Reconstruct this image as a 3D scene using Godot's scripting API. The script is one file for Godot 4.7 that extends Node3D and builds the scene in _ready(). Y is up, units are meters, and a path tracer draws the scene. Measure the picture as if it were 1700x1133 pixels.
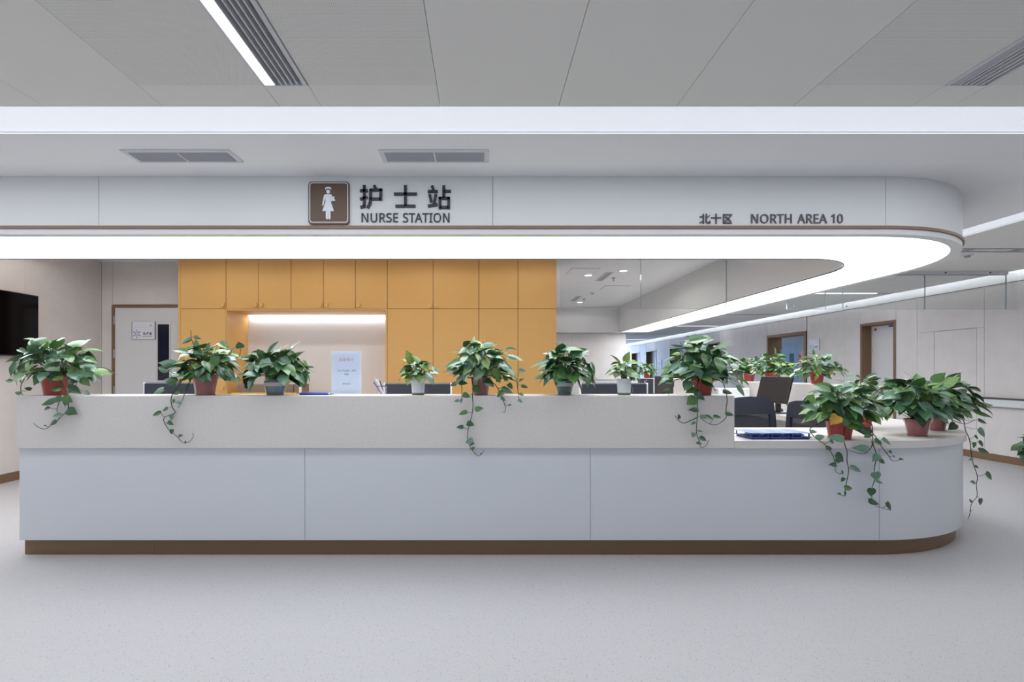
extends Node3D
# A hospital nurse station. x to the right, y up, the camera looks along -z. «d» below is the distance in front of the camera (z = -d), in metres.

var M := {}
var cache := {}
var counts := {}
var leaf_shapes := []
var leaf_mats := []
var VINES := {
	"a": {"vines": [
		{"path": [[0.186, 0.025, 0.135], [0.144, -0.036, 0.135], [0.128, -0.078, 0.135], [0.126, -0.111, 0.135]],
		"leaves": [[0.126, -0.027, 0.147, 0.04, -0.059, 0.5], [0.165, -0.007, 0.147, 0.094, -0.042, 0.6], [0.087, -0.077, 0.147, 0.065, -0.093, 0.8]]},
		{"path": [[0.193, 0.006, 0.135], [0.203, -0.072, 0.135], [0.186, -0.111, 0.135], [0.154, -0.136, 0.135], [0.122, -0.172, 0.135], [0.083, -0.201, 0.135], [0.044, -0.224, 0.135], [-0.001, -0.211, 0.135], [-0.033, -0.185, 0.135]],
		"leaves": [[0.206, -0.093, 0.147, 0.268, -0.115, 0.9], [0.165, -0.128, 0.147, 0.107, -0.134, 0.6], [0.132, -0.168, 0.147, 0.087, -0.19, 0.7], [0.203, -0.023, 0.147, 0.197, -0.071, 0.8], [0.062, -0.2, 0.147, 0.05, -0.195, 0.8], [0.177, -0.007, 0.147, 0.242, -0.042, 0.7]]},
		{"path": [[-0.152, 0.154, 0.05], [-0.098, 0.109, 0.135], [-0.117, 0.07, 0.135], [-0.116, 0.025, 0.135], [-0.101, 0.002, 0.135]],
		"leaves": [[-0.109, 0.016, 0.147, -0.144, 0.026, 0.7], [-0.209, 0.099, 0.1, -0.265, 0.105, 0.35], [-0.079, 0.043, 0.1, -0.115, 0.055, 0.6]]},
		{"path": [[0.186, 0.127, 0.05], [0.257, 0.083, 0.135], [0.232, 0.044, 0.135], [0.199, 0.007, 0.135]],
		"leaves": [[0.176, 0.059, 0.1, 0.261, 0.017, 0.6], [0.325, 0.029, 0.147, 0.367, 0.011, 0.6], [0.267, 0.121, 0.1, 0.329, 0.069, 0.7]]},
	], "leaves": [[0.367, 0.174, 0.11, 0.49, 0.154, 0.45, -1], [0.35, 0.144, 0.11, 0.24, 0.164, 0.5, -1], [0.145, 0.122, 0.11, 0.061, 0.128, 0.5, -1], [0.071, 0.144, 0.11, -0.034, 0.167, 0.5, -1], [0.002, 0.229, 0.11, -0.114, 0.234, 0.4, -1], [0.08, 0.2, 0.11, 0.035, 0.258, 0.8, -1], [0.165, 0.206, 0.11, 0.129, 0.226, 0.8, -1], [0.237, 0.31, 0.11, 0.276, 0.349, 1, -1], [0.022, 0.382, 0.11, -0.086, 0.385, 0.35, -1], [0.041, 0.379, 0.11, 0.09, 0.411, 0.5, -1], [0.106, 0.379, 0.11, 0.171, 0.398, 0.45, -1], [-0.154, 0.314, 0.11, -0.076, 0.291, 0.35, -1], [0.302, 0.245, 0.11, 0.363, 0.265, 0.3, -1], [0.132, 0.05, 0.11, 0.061, 0.057, 0.7, -1]]},
	"b": {"vines": [
		{"path": [[-0.117, 0.116, 0.05], [-0.105, 0.07, 0.135], [-0.144, 0.014, 0.135], [-0.156, -0.033, 0.135], [-0.144, -0.08, 0.135], [-0.127, -0.112, 0.135], [-0.172, -0.132, 0.135], [-0.203, -0.151, 0.135], [-0.199, -0.183, 0.135], [-0.168, -0.23, 0.135], [-0.12, -0.27, 0.135], [-0.073, -0.317, 0.135], [-0.033, -0.309, 0.135], [-0.006, -0.278, 0.135], [-0.01, -0.25, 0.135]],
		"leaves": [[-0.23, 0.045, 0.1, -0.312, 0.021, 0.5], [-0.142, 0.089, 0.1, -0.224, 0.117, 0.75], [-0.215, -0.111, 0.147, -0.278, -0.128, 0.45], [-0.169, -0.083, 0.147, -0.211, -0.099, 0.6], [-0.136, -0.127, 0.147, -0.148, -0.167, 0.9], [-0.168, -0.174, 0.147, -0.128, -0.193, 0.6], [-0.14, -0.225, 0.147, -0.143, -0.256, 0.9], [-0.097, -0.268, 0.147, -0.059, -0.262, 0.5], [-0.05, -0.317, 0.147, -0.048, -0.3, 0.8], [-0.089, 0.027, 0.147, -0.122, 0.011, 0.6], [-0.128, -0.023, 0.147, -0.132, -0.046, 0.8], [-0.109, -0.038, 0.147, -0.075, -0.049, 0.6]]},
		{"path": [[-0.061, 0.132, 0.05], [-0.037, 0.078, 0.135], [-0.057, 0.03, 0.135], [-0.081, -0.033, 0.135], [-0.108, -0.079, 0.135]],
		"leaves": [[-0.079, 0.065, 0.1, -0.067, 0.027, 0.9]]},
		{"path": [[-0.044, 0.318, 0.05], [-0.053, 0.366, 0.063], [-0.053, 0.397, 0.077], [-0.049, 0.449, 0.09]],
		"leaves": [[-0.043, 0.445, 0.1, -0.024, 0.461, 0.8], [-0.043, 0.388, 0.1, -0.125, 0.366, 0.45], [-0.019, 0.404, 0.1, 0.028, 0.392, 0.5], [-0.007, 0.336, 0.1, -0.008, 0.386, 0.8]]},
		{"path": [[0.247, 0.262, 0.05], [0.272, 0.277, 0.063], [0.286, 0.325, 0.077]],
		"leaves": [[0.296, 0.326, 0.1, 0.292, 0.366, 1.4]]},
		{"path": [[-0.142, 0.144, 0.05], [-0.182, 0.152, 0.063], [-0.209, 0.172, 0.077]],
		"leaves": [[-0.194, 0.172, 0.1, -0.272, 0.2, 0.7], [-0.15, 0.216, 0.1, -0.269, 0.24, 0.35]]},
	], "leaves": [[-0.065, 0.3, 0.11, -0.174, 0.324, 0.45, -1], [-0.061, 0.296, 0.11, 0.007, 0.308, 0.6, -1], [0.118, 0.212, 0.11, 0.142, 0.304, 0.75, -1], [0.118, 0.188, 0.11, 0.039, 0.224, 0.5, -1], [0.158, 0.18, 0.11, 0.234, 0.109, 0.6, -1], [-0.017, 0.149, 0.11, 0.044, 0.121, 0.7, -1], [0.158, 0.359, 0.11, 0.23, 0.324, 0.7, -1], [0.079, 0.308, 0.11, 0.099, 0.363, 0.6, -1], [0.007, 0.308, 0.11, 0.031, 0.26, 0.9, -1], [0.238, 0.284, 0.11, 0.254, 0.332, 0.6, -1], [0.206, 0.172, 0.11, 0.278, 0.117, 0.5, -1], [-0.088, 0.164, 0.11, -0.104, 0.125, 0.8, -1]]},
	"e": {"vines": [
		{"path": [[-0.058, 0.121, 0.05], [-0.051, 0.059, 0.135], [-0.055, -0.004, 0.135], [-0.052, -0.075, 0.135], [-0.063, -0.146, 0.135], [-0.084, -0.225, 0.135], [-0.089, -0.288, 0.135], [-0.068, -0.351, 0.135], [-0.021, -0.405, 0.135], [0.007, -0.391, 0.135], [0.023, -0.363, 0.135]],
		"leaves": [[-0.049, 0.06, 0.1, 0.003, 0.026, 0.8], [-0.036, -0.091, 0.147, 0.018, -0.079, 0.7], [-0.094, -0.104, 0.147, -0.146, -0.118, 0.6], [-0.091, -0.18, 0.147, -0.043, -0.197, 0.8], [-0.117, -0.208, 0.147, -0.164, -0.208, 0.6], [-0.054, -0.29, 0.147, -0.105, -0.316, 0.65], [-0.044, -0.318, 0.147, -0.076, -0.33, 0.4], [-0.042, -0.349, 0.147, -0.077, -0.359, 0.4], [-0.001, -0.392, 0.147, 0.007, -0.382, 0.8], [-0.119, 0.013, 0.147, -0.068, -0.007, 0.7]]},
		{"path": [[-0.127, 0.113, 0.05], [-0.127, 0.044, 0.135], [-0.127, -0.004, 0.135], [-0.131, -0.051, 0.135]],
		"leaves": [[-0.167, 0.086, 0.1, -0.21, 0.068, 0.7], [-0.149, 0.09, 0.1, -0.087, 0.086, 0.6], [-0.127, -0.019, 0.147, -0.136, -0.046, 0.6], [-0.146, -0.031, 0.147, -0.18, -0.036, 0.5]]},
		{"path": [[0.1, 0.073, 0.05], [0.125, 0.028, 0.135], [0.149, -0.027, 0.135], [0.166, -0.075, 0.135], [0.161, -0.11, 0.135], [0.145, -0.106, 0.135]],
		"leaves": [[0.152, 0.028, 0.147, 0.108, -0.005, 0.75], [0.147, 0.049, 0.1, 0.226, 0.026, 0.55], [0.137, -0.009, 0.147, 0.169, -0.031, 0.6], [0.188, -0.062, 0.147, 0.207, -0.057, 0.6], [0.19, 0.082, 0.1, 0.218, 0.05, 0.8]]},
		{"path": [[0.234, 0.105, 0.05], [0.248, 0.059, 0.135], [0.256, -0.012, 0.135], [0.267, -0.027, 0.135]],
		"leaves": [[0.278, 0.07, 0.1, 0.32, 0.06, 0.6], [0.263, 0.017, 0.147, 0.29, 0.003, 0.7], [0.252, -0.025, 0.147, 0.28, -0.042, 0.6], [0.266, 0.102, 0.1, 0.296, 0.118, 0.5], [0.262, 0.17, 0.1, 0.31, 0.168, 0.7]]},
	], "leaves": [[0.19, 0.269, 0.11, 0.297, 0.262, 0.45, -1], [0.178, 0.313, 0.11, 0.247, 0.321, 0.4, -1], [-0.081, 0.313, 0.11, -0.021, 0.378, 0.35, -1], [-0.093, 0.321, 0.11, -0.16, 0.305, 0.8, -1], [-0.128, 0.242, 0.11, -0.257, 0.203, 0.35, -1], [-0.168, 0.186, 0.11, -0.22, 0.186, 0.7, -1], [-0.128, 0.13, 0.11, -0.176, 0.09, 0.6, -1], [0.023, 0.345, 0.11, 0.114, 0.353, 0.55, -1], [0.094, 0.138, 0.11, -0.041, 0.15, 0.4, -1], [0.031, 0.106, 0.11, 0.094, 0.075, 0.9, -1], [0.158, 0.138, 0.11, 0.19, 0.098, 0.9, -1], [-0.073, 0.234, 0.11, -0.148, 0.246, 0.5, -1], [0.142, 0.25, 0.11, 0.09, 0.214, 0.6, -1], [0.015, 0.361, 0.11, 0.031, 0.383, 0.5, -1]]},
	"h": {"vines": [
		{"path": [[-0.046, 0.131, 0.05], [-0.1, 0.069, 0.135], [-0.096, 0.005, 0.135], [-0.1, -0.074, 0.135], [-0.1, -0.137, 0.135], [-0.104, -0.2, 0.135], [-0.104, -0.255, 0.135], [-0.088, -0.303, 0.135], [-0.074, -0.35, 0.135], [-0.04, -0.334, 0.135], [-0.025, -0.299, 0.135]],
		"leaves": [[-0.121, 0.03, 0.147, -0.039, -0.019, 0.65], [-0.117, -0.014, 0.147, -0.177, -0.049, 1], [-0.099, -0.092, 0.147, -0.163, -0.087, 0.5], [-0.05, -0.134, 0.147, 0.001, -0.153, 0.45], [-0.119, -0.179, 0.147, -0.152, -0.192, 0.5], [-0.127, -0.25, 0.147, -0.146, -0.276, 0.9], [-0.089, -0.281, 0.147, -0.04, -0.299, 0.65], [-0.111, -0.315, 0.147, -0.07, -0.321, 0.45], [-0.097, -0.234, 0.147, -0.078, -0.234, 0.6]]},
		{"path": [[-0.1, -0.145, 0.135], [-0.147, -0.168, 0.135], [-0.194, -0.184, 0.135], [-0.226, -0.164, 0.135], [-0.252, -0.133, 0.135]],
		"leaves": [[-0.225, -0.153, 0.147, -0.234, -0.12, 0.6]]},
		{"path": [[0.108, 0.094, 0.05], [0.09, 0.037, 0.135], [0.102, -0.026, 0.135], [0.094, -0.089, 0.135], [0.098, -0.137, 0.135], [0.066, -0.176, 0.135], [0.019, -0.196, 0.135], [-0.029, -0.184, 0.135], [-0.076, -0.153, 0.135]],
		"leaves": [[0.068, 0.033, 0.147, 0.134, 0.023, 0.5], [0.084, -0.114, 0.147, 0.144, -0.124, 0.5], [-0.085, -0.137, 0.147, -0.026, -0.142, 0.5], [0.005, -0.137, 0.147, 0.057, -0.143, 0.35]]},
		{"path": [[-0.212, 0.107, 0.05], [-0.261, 0.061, 0.135], [-0.297, 0.005, 0.135]],
		"leaves": [[-0.256, 0.095, 0.1, -0.314, 0.094, 0.6], [-0.269, 0.044, 0.1, -0.317, 0.039, 0.4]]},
	], "leaves": [[0.186, 0.068, 0.11, 0.228, -0.005, 0.4, -1], [0.222, 0.1, 0.11, 0.27, 0.068, 0.4, -1], [0.071, 0.235, 0.11, 0.206, 0.207, 0.4, -1], [-0.009, 0.175, 0.11, 0.079, 0.183, 0.8, -1], [-0.136, 0.179, 0.11, -0.047, 0.211, 0.5, -1], [-0.057, 0.088, 0.11, 0.035, 0.068, 0.6, -1], [-0.144, 0.1, 0.11, -0.188, 0.036, 0.8, -1], [-0.104, 0.048, 0.11, -0.176, 0.024, 0.7, -1], [-0.216, 0.219, 0.11, -0.299, 0.163, 0.4, -1], [-0.208, 0.287, 0.11, -0.26, 0.291, 0.6, -1], [-0.244, 0.259, 0.11, -0.299, 0.247, 0.5, -1], [-0.136, 0.37, 0.11, -0.021, 0.402, 0.7, -1], [-0.112, 0.334, 0.11, -0.2, 0.346, 0.35, -1], [-0.2, 0.354, 0.11, -0.216, 0.38, 0.8, -1], [0.118, 0.112, 0.11, 0.198, 0.092, 0.6, -1], [-0.287, 0.143, 0.11, -0.347, 0.139, 0.5, -1], [0.063, 0.322, 0.11, 0.102, 0.287, 0.5, -1], [0.118, 0.283, 0.11, 0.142, 0.295, 0.5, -1]]},
	"i": {"vines": [
		{"path": [[-0.003, 0.107, 0.05], [-0.086, 0.007, 0.155], [-0.065, -0.062, 0.155], [-0.065, -0.13, 0.155], [-0.054, -0.191, 0.155], [-0.065, -0.259, 0.155], [-0.077, -0.319, 0.155], [-0.077, -0.362, 0.155], [-0.099, -0.362, 0.155], [-0.133, -0.349, 0.155]],
		"leaves": [[-0.095, 0.021, 0.167, -0.208, 0.039, 0.4], [-0.052, -0.167, 0.167, 0.022, -0.195, 0.4], [-0.095, -0.241, 0.167, -0.115, -0.267, 0.7], [-0.091, -0.308, 0.167, -0.033, -0.308, 0.65], [-0.086, -0.334, 0.167, -0.085, -0.366, 0.5], [-0.116, -0.349, 0.167, -0.148, -0.345, 0.4]]},
		{"path": [[-0.238, 0.08, 0.05], [-0.292, 0.041, 0.155], [-0.262, 0.015, 0.155], [-0.206, -0.027, 0.155], [-0.159, -0.096, 0.155], [-0.146, -0.156, 0.155], [-0.142, -0.199, 0.155], [-0.108, -0.221, 0.155]],
		"leaves": [[-0.272, 0.064, 0.1, -0.234, 0.06, 0.6], [-0.279, 0.027, 0.167, -0.217, 0.047, 0.6], [-0.189, 0.01, 0.167, -0.159, -0.01, 0.7], [-0.215, -0.037, 0.167, -0.161, -0.043, 0.6], [-0.151, -0.085, 0.167, -0.091, -0.133, 0.8], [-0.125, -0.12, 0.167, -0.174, -0.134, 0.6], [-0.146, -0.152, 0.167, -0.2, -0.149, 0.55], [-0.106, -0.192, 0.167, -0.104, -0.221, 0.4]]},
		{"path": [[0.174, 0.116, 0.05], [0.107, 0.067, 0.155], [0.111, -0.019, 0.155], [0.137, -0.096, 0.155], [0.12, -0.173, 0.155], [0.122, -0.251, 0.155], [0.103, -0.311, 0.155], [0.103, -0.379, 0.155], [0.124, -0.427, 0.155], [0.176, -0.448, 0.155], [0.219, -0.461, 0.155]],
		"leaves": [[0.141, 0.051, 0.1, 0.028, 0.086, 0.55], [0.136, -0.085, 0.167, 0.093, -0.13, 0.8], [0.142, -0.12, 0.167, 0.191, -0.144, 0.6], [0.115, -0.204, 0.167, 0.123, -0.255, 1.2], [0.091, -0.312, 0.167, 0.087, -0.363, 1.1], [0.07, -0.392, 0.167, 0.145, -0.417, 0.5], [0.193, -0.404, 0.167, 0.224, -0.458, 0.6], [0.123, -0.261, 0.167, 0.161, -0.272, 0.4]]},
		{"path": [[0.192, 0.045, 0.05], [0.159, -0.019, 0.155], [0.21, -0.088, 0.155], [0.244, -0.13, 0.155], [0.292, -0.122, 0.155]],
		"leaves": [[0.209, -0.058, 0.167, 0.234, -0.075, 0.7], [0.234, -0.09, 0.167, 0.251, -0.106, 0.5], [0.277, -0.113, 0.167, 0.305, -0.116, 0.5], [0.11, 0.013, 0.167, 0.166, -0.013, 0.6], [0.166, 0.026, 0.167, 0.21, -0.017, 0.5]]},
		{"path": [[0.107, -0.019, 0.155], [0.073, -0.07, 0.155], [0.021, -0.079, 0.155], [-0.056, -0.058, 0.155]],
		"leaves": [[0.072, -0.044, 0.167, -0.024, -0.032, 0.5], [0.076, 0.043, 0.167, 0.031, 0.034, 0.6]]},
	], "leaves": [[-0.092, 0.17, 0.11, -0.139, 0.109, 1, 4], [-0.1, 0.275, 0.11, -0.231, 0.353, 0.4, -1], [-0.126, 0.227, 0.11, -0.038, 0.161, 0.6, -1], [-0.292, 0.275, 0.11, -0.261, 0.318, 1, -1], [-0.248, 0.209, 0.11, -0.344, 0.253, 0.35, -1], [-0.257, 0.192, 0.11, -0.322, 0.135, 0.6, -1], [-0.057, 0.244, 0.11, -0.031, 0.283, 0.6, -1], [-0.131, 0.331, 0.11, -0.135, 0.392, 0.6, -1], [-0.065, 0.331, 0.11, 0.009, 0.379, 0.4, -1], [-0.031, 0.174, 0.11, 0.043, 0.183, 0.7, -1], [-0.013, 0.096, 0.11, 0.083, 0.114, 0.6, -1], [0.065, 0.288, 0.11, 0.143, 0.253, 0.5, -1], [0.039, 0.14, 0.11, 0.083, 0.105, 0.9, -1]]},
	"k": {"vines": [
		{"path": [[0.158, 0.089, 0.05], [-0.07, 0.042, 0.3], [-0.039, -0.03, 0.3], [-0.028, -0.102, 0.3], [-0.013, -0.204, 0.3], [0.021, -0.307, 0.3], [0.013, -0.369, 0.3], [0.018, -0.456, 0.3], [-0.023, -0.513, 0.3], [-0.037, -0.595, 0.3], [-0.051, -0.626, 0.3]],
		"leaves": [[0.233, 0.094, 0.1, 0.295, 0.065, 0.5], [0.021, 0.049, 0.312, 0.08, -0.014, 0.55], [-0.01, -0.002, 0.312, 0.021, -0.028, 0.6], [-0.014, -0.054, 0.312, -0.014, -0.098, 0.7], [0.016, -0.048, 0.312, 0.056, -0.087, 0.7], [0.016, -0.107, 0.312, 0.091, -0.124, 0.35], [-0.03, -0.173, 0.312, -0.066, -0.184, 0.4], [-0.01, -0.225, 0.312, 0.016, -0.243, 0.6], [0.072, -0.282, 0.312, 0.124, -0.33, 0.75], [-0.01, -0.351, 0.312, -0.063, -0.34, 0.4], [0.031, -0.471, 0.312, 0.042, -0.522, 0.9], [-0.035, -0.484, 0.312, -0.063, -0.491, 0.8], [-0.041, -0.556, 0.312, -0.065, -0.558, 0.4]]},
		{"path": [[0.125, 0.067, 0.05], [0.178, 0.058, 0.063], [0.23, 0.092, 0.077]],
		"leaves": [[0.054, 0.06, 0.1, 0, 0.016, 0.9]]},
	], "leaves": [[0.18, 0.166, 0.11, 0.328, 0.119, 0.45, -1], [0.18, 0.236, 0.11, 0.088, 0.274, 0.5, -1], [0.11, 0.225, 0.11, 0.18, 0.182, 0.8, -1], [0.12, 0.312, 0.11, 0.055, 0.301, 0.6, -1]]},
}
var STROKES := {
	"hu": [[[-0.842, 2.5174], [-0.7891, 2.5174]], [[-0.8125, 2.5566], [-0.8125, 2.4089], [-0.8393, 2.4034]], [[-0.842, 2.459], [-0.7891, 2.4728]], [[-0.7451, 2.5552], [-0.7348, 2.5326]], [[-0.7705, 2.5223], [-0.6881, 2.5223]], [[-0.6991, 2.5291], [-0.6991, 2.4501]], [[-0.7705, 2.4604], [-0.6991, 2.4604]], [[-0.7692, 2.5291], [-0.7692, 2.4604], [-0.774, 2.4295], [-0.7898, 2.3972]]],
	"shi": [[[-0.6077, 2.4948], [-0.4496, 2.4948]], [[-0.5286, 2.5552], [-0.5286, 2.4109]], [[-0.5967, 2.4109], [-0.4592, 2.4109]]],
	"zhan": [[[-0.3445, 2.5518], [-0.3356, 2.5257]], [[-0.3733, 2.5119], [-0.3046, 2.5119]], [[-0.361, 2.4934], [-0.3493, 2.4384]], [[-0.317, 2.4948], [-0.3321, 2.4226]], [[-0.3733, 2.4109], [-0.306, 2.4226]], [[-0.2634, 2.5539], [-0.2634, 2.4659]], [[-0.2634, 2.5133], [-0.2146, 2.5133]], [[-0.2895, 2.4728], [-0.2895, 2.3903]], [[-0.2991, 2.4652], [-0.2201, 2.4652]], [[-0.2297, 2.4728], [-0.2297, 2.3903]], [[-0.2895, 2.4027], [-0.2297, 2.4027]]],
	"bei": [[[1.5318, 2.3583], [1.5318, 2.291]], [[1.5078, 2.3377], [1.5318, 2.3377]], [[1.5078, 2.2965], [1.5318, 2.3068]], [[1.5524, 2.3583], [1.5524, 2.3013], [1.5627, 2.2958], [1.5765, 2.2958], [1.5765, 2.3102]], [[1.5751, 2.3466], [1.5524, 2.3288]]],
	"ten": [[[1.5854, 2.3308], [1.6541, 2.3308]], [[1.6198, 2.3597], [1.6198, 2.2903]]],
	"qu": [[[1.6679, 2.3521], [1.7297, 2.3521]], [[1.672, 2.3521], [1.672, 2.2951]], [[1.6679, 2.2958], [1.7297, 2.2958]], [[1.6837, 2.3398], [1.7222, 2.3054]], [[1.7208, 2.3439], [1.6823, 2.3054]]],
}

# ---------------------------------------------------------------- helpers
func numbered(called: String) -> String:
	var n: int = counts.get(called, 0)
	counts[called] = n + 1
	return called if n == 0 else "%s_%03d" % [called, n]

func mat(key: String, c: Color, rough := 0.6, metal := 0.0, spec := 0.5) -> StandardMaterial3D:
	var m := StandardMaterial3D.new()
	m.albedo_color = c
	m.roughness = rough
	m.metallic = metal
	m.metallic_specular = spec
	M[key] = m
	return m

func glow(key: String, c: Color, e: float) -> StandardMaterial3D:
	var m := mat(key, Color(0.9, 0.9, 0.9), 0.7)
	m.emission_enabled = true
	m.emission = c
	m.emission_energy_multiplier = e
	return m

func pane(key: String, c: Color, a: float, rough := 0.03) -> StandardMaterial3D:
	var m := mat(key, Color(c.r, c.g, c.b, a), rough)
	m.transparency = BaseMaterial3D.TRANSPARENCY_ALPHA
	return m

func noise_tex(freq: float, lo: float, hi: float, sd: int, size := 256) -> ImageTexture:
	var n := FastNoiseLite.new()
	n.seed = sd
	n.frequency = freq
	n.fractal_octaves = 3
	var im := n.get_seamless_image(size, size)
	im.convert(Image.FORMAT_RGB8)
	for y in size:
		for x in size:
			var v: float = lerpf(lo, hi, im.get_pixel(x, y).r)
			im.set_pixel(x, y, Color(v, v, v))
	return ImageTexture.create_from_image(im)

func triplanar(m: StandardMaterial3D, tex: Texture2D, per_metre: float) -> void:
	m.albedo_texture = tex
	m.uv1_triplanar = true
	m.uv1_world_triplanar = true
	m.uv1_scale = Vector3.ONE * per_metre

func tri(st: SurfaceTool, a: Vector3, b: Vector3, c: Vector3, na: Vector3, nb: Vector3, nc: Vector3) -> void:
	if (b - a).cross(c - a).dot(na + nb + nc) > 0.0:
		var t := b; b = c; c = t
		t = nb; nb = nc; nc = t
	st.set_normal(na); st.set_uv(Vector2(a.x, a.y)); st.add_vertex(a)
	st.set_normal(nb); st.set_uv(Vector2(b.x, b.y)); st.add_vertex(b)
	st.set_normal(nc); st.set_uv(Vector2(c.x, c.y)); st.add_vertex(c)

func quad(st: SurfaceTool, a: Vector3, b: Vector3, c: Vector3, d: Vector3, n: Vector3) -> void:
	tri(st, a, b, c, n, n, n)
	tri(st, a, c, d, n, n, n)

func begin() -> SurfaceTool:
	var st := SurfaceTool.new()
	st.begin(Mesh.PRIMITIVE_TRIANGLES)
	return st

# a box with chamfered edges, centred
func rbox(s: Vector3, bev := 0.0) -> ArrayMesh:
	var key := "%.4f %.4f %.4f %.4f" % [s.x, s.y, s.z, bev]
	if cache.has(key):
		return cache[key]
	var st := begin()
	add_box(st, Vector3.ZERO, s, bev)
	cache[key] = st.commit()
	return cache[key]

func add_box(st: SurfaceTool, c: Vector3, s: Vector3, bev := 0.0) -> void:
	var h := s / 2.0
	var b := minf(bev, minf(h.x, minf(h.y, h.z)) * 0.9)
	for ax in 3:
		var u := (ax + 1) % 3
		var v := (ax + 2) % 3
		for sg in [-1.0, 1.0]:
			var n := Vector3.ZERO
			n[ax] = sg
			var q := []
			for k in [[-1, -1], [1, -1], [1, 1], [-1, 1]]:
				var p := Vector3.ZERO
				p[ax] = sg * h[ax]
				p[u] = k[0] * (h[u] - b)
				p[v] = k[1] * (h[v] - b)
				q.append(c + p)
			quad(st, q[0], q[1], q[2], q[3], n)
	if b <= 0.0:
		return
	for ax in 3:
		var u := (ax + 1) % 3
		var v := (ax + 2) % 3
		for su in [-1.0, 1.0]:
			for sv in [-1.0, 1.0]:
				var n := Vector3.ZERO
				n[u] = su
				n[v] = sv
				var q := []
				for k in [[-1, 0], [1, 0], [1, 1], [-1, 1]]:
					var p := Vector3.ZERO
					p[ax] = k[0] * (h[ax] - b)
					p[u] = su * (h[u] - (b if k[1] == 0 else 0.0))
					p[v] = sv * (h[v] - (0.0 if k[1] == 0 else b))
					q.append(c + p)
				quad(st, q[0], q[1], q[2], q[3], n.normalized())
	for sx in [-1.0, 1.0]:
		for sy in [-1.0, 1.0]:
			for sz in [-1.0, 1.0]:
				var n := Vector3(sx, sy, sz).normalized()
				tri(st, c + Vector3(sx * h.x, sy * (h.y - b), sz * (h.z - b)), c + Vector3(sx * (h.x - b), sy * h.y, sz * (h.z - b)), c + Vector3(sx * (h.x - b), sy * (h.y - b), sz * h.z), n, n, n)

# a polygon in (x, y) extruded from z0 to z1; flat = true lays it down: (x, d) extruded from height z0 to z1
func add_prism(st: SurfaceTool, poly: PackedVector2Array, z0: float, z1: float, flat := false) -> void:
	var put3 := func(p: Vector2, z: float) -> Vector3:
		return Vector3(p.x, z, -p.y) if flat else Vector3(p.x, p.y, z)
	var dir := func(p: Vector2, z: float) -> Vector3:
		return Vector3(p.x, z, -p.y) if flat else Vector3(p.x, p.y, z)
	var idx := Geometry2D.triangulate_polygon(poly)
	for k in range(0, idx.size(), 3):
		var a := poly[idx[k]]
		var b := poly[idx[k + 1]]
		var c := poly[idx[k + 2]]
		var up: Vector3 = dir.call(Vector2.ZERO, 1.0)
		tri(st, put3.call(a, z1), put3.call(b, z1), put3.call(c, z1), up, up, up)
		tri(st, put3.call(a, z0), put3.call(b, z0), put3.call(c, z0), -up, -up, -up)
	var n := poly.size()
	var area := 0.0
	for i in n:
		area += poly[i].cross(poly[(i + 1) % n])
	var side := 1.0 if area > 0.0 else -1.0
	var en := []
	for i in n:
		var e := (poly[(i + 1) % n] - poly[i]).normalized()
		en.append(Vector2(e.y, -e.x) * side)
	for i in n:
		var j := (i + 1) % n
		var e0: Vector2 = en[i]
		var na := e0
		var nb := e0
		var pre: Vector2 = en[(i + n - 1) % n]
		var post: Vector2 = en[j]
		if pre.dot(e0) > 0.9:
			na = (pre + e0).normalized()
		if post.dot(e0) > 0.9:
			nb = (post + e0).normalized()
		var A0: Vector3 = put3.call(poly[i], z0)
		var A1: Vector3 = put3.call(poly[i], z1)
		var B0: Vector3 = put3.call(poly[j], z0)
		var B1: Vector3 = put3.call(poly[j], z1)
		var NA: Vector3 = dir.call(na, 0.0)
		var NB: Vector3 = dir.call(nb, 0.0)
		tri(st, A0, B0, B1, NA, NB, NB)
		tri(st, A0, B1, A1, NA, NB, NA)

func slab(poly: PackedVector2Array, y0: float, y1: float) -> ArrayMesh:
	var st := begin()
	add_prism(st, poly, y0, y1, true)
	return st.commit()

func round_rect(w: float, h: float, r: float, seg := 6) -> PackedVector2Array:
	var p := PackedVector2Array()
	for k in 4:
		var c := Vector2([1, -1, -1, 1][k] * (w / 2 - r), [1, 1, -1, -1][k] * (h / 2 - r))
		for s in seg + 1:
			var a := PI / 2 * (k + float(s) / seg)
			p.append(c + Vector2(cos(a), sin(a)) * r)
	return p

func ring_poly(outer: PackedVector2Array, inner: PackedVector2Array) -> Array:
	# a closed frame as quads between two outlines of the same number of points
	var out := []
	var n := outer.size()
	for i in n:
		var j := (i + 1) % n
		out.append(PackedVector2Array([outer[i], outer[j], inner[j], inner[i]]))
	return out

func circle(r: float, seg := 20, c := Vector2.ZERO) -> PackedVector2Array:
	var p := PackedVector2Array()
	for k in seg:
		p.append(c + Vector2(cos(TAU * k / seg), sin(TAU * k / seg)) * r)
	return p

# straight front at depth d0 from x = xl, a quarter bend of radius r round (cx, d0 + r), then straight back to depth db
func bend(xl: float, d0: float, cx: float, r: float, db: float, seg := 40) -> PackedVector2Array:
	var p := PackedVector2Array([Vector2(xl, d0)])
	for k in seg + 1:
		var a := PI / 2 * k / seg
		p.append(Vector2(cx + r * sin(a), d0 + r - r * cos(a)))
	p.append(Vector2(cx + r, db))
	return p

func bend_wall(xl: float, d0: float, cx: float, r: float, db: float, t: float) -> PackedVector2Array:
	var p := bend(xl, d0, cx, r, db)
	var q := bend(xl, d0 + t, cx, r - t, db)
	q.reverse()
	p.append_array(q)
	return p

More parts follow.
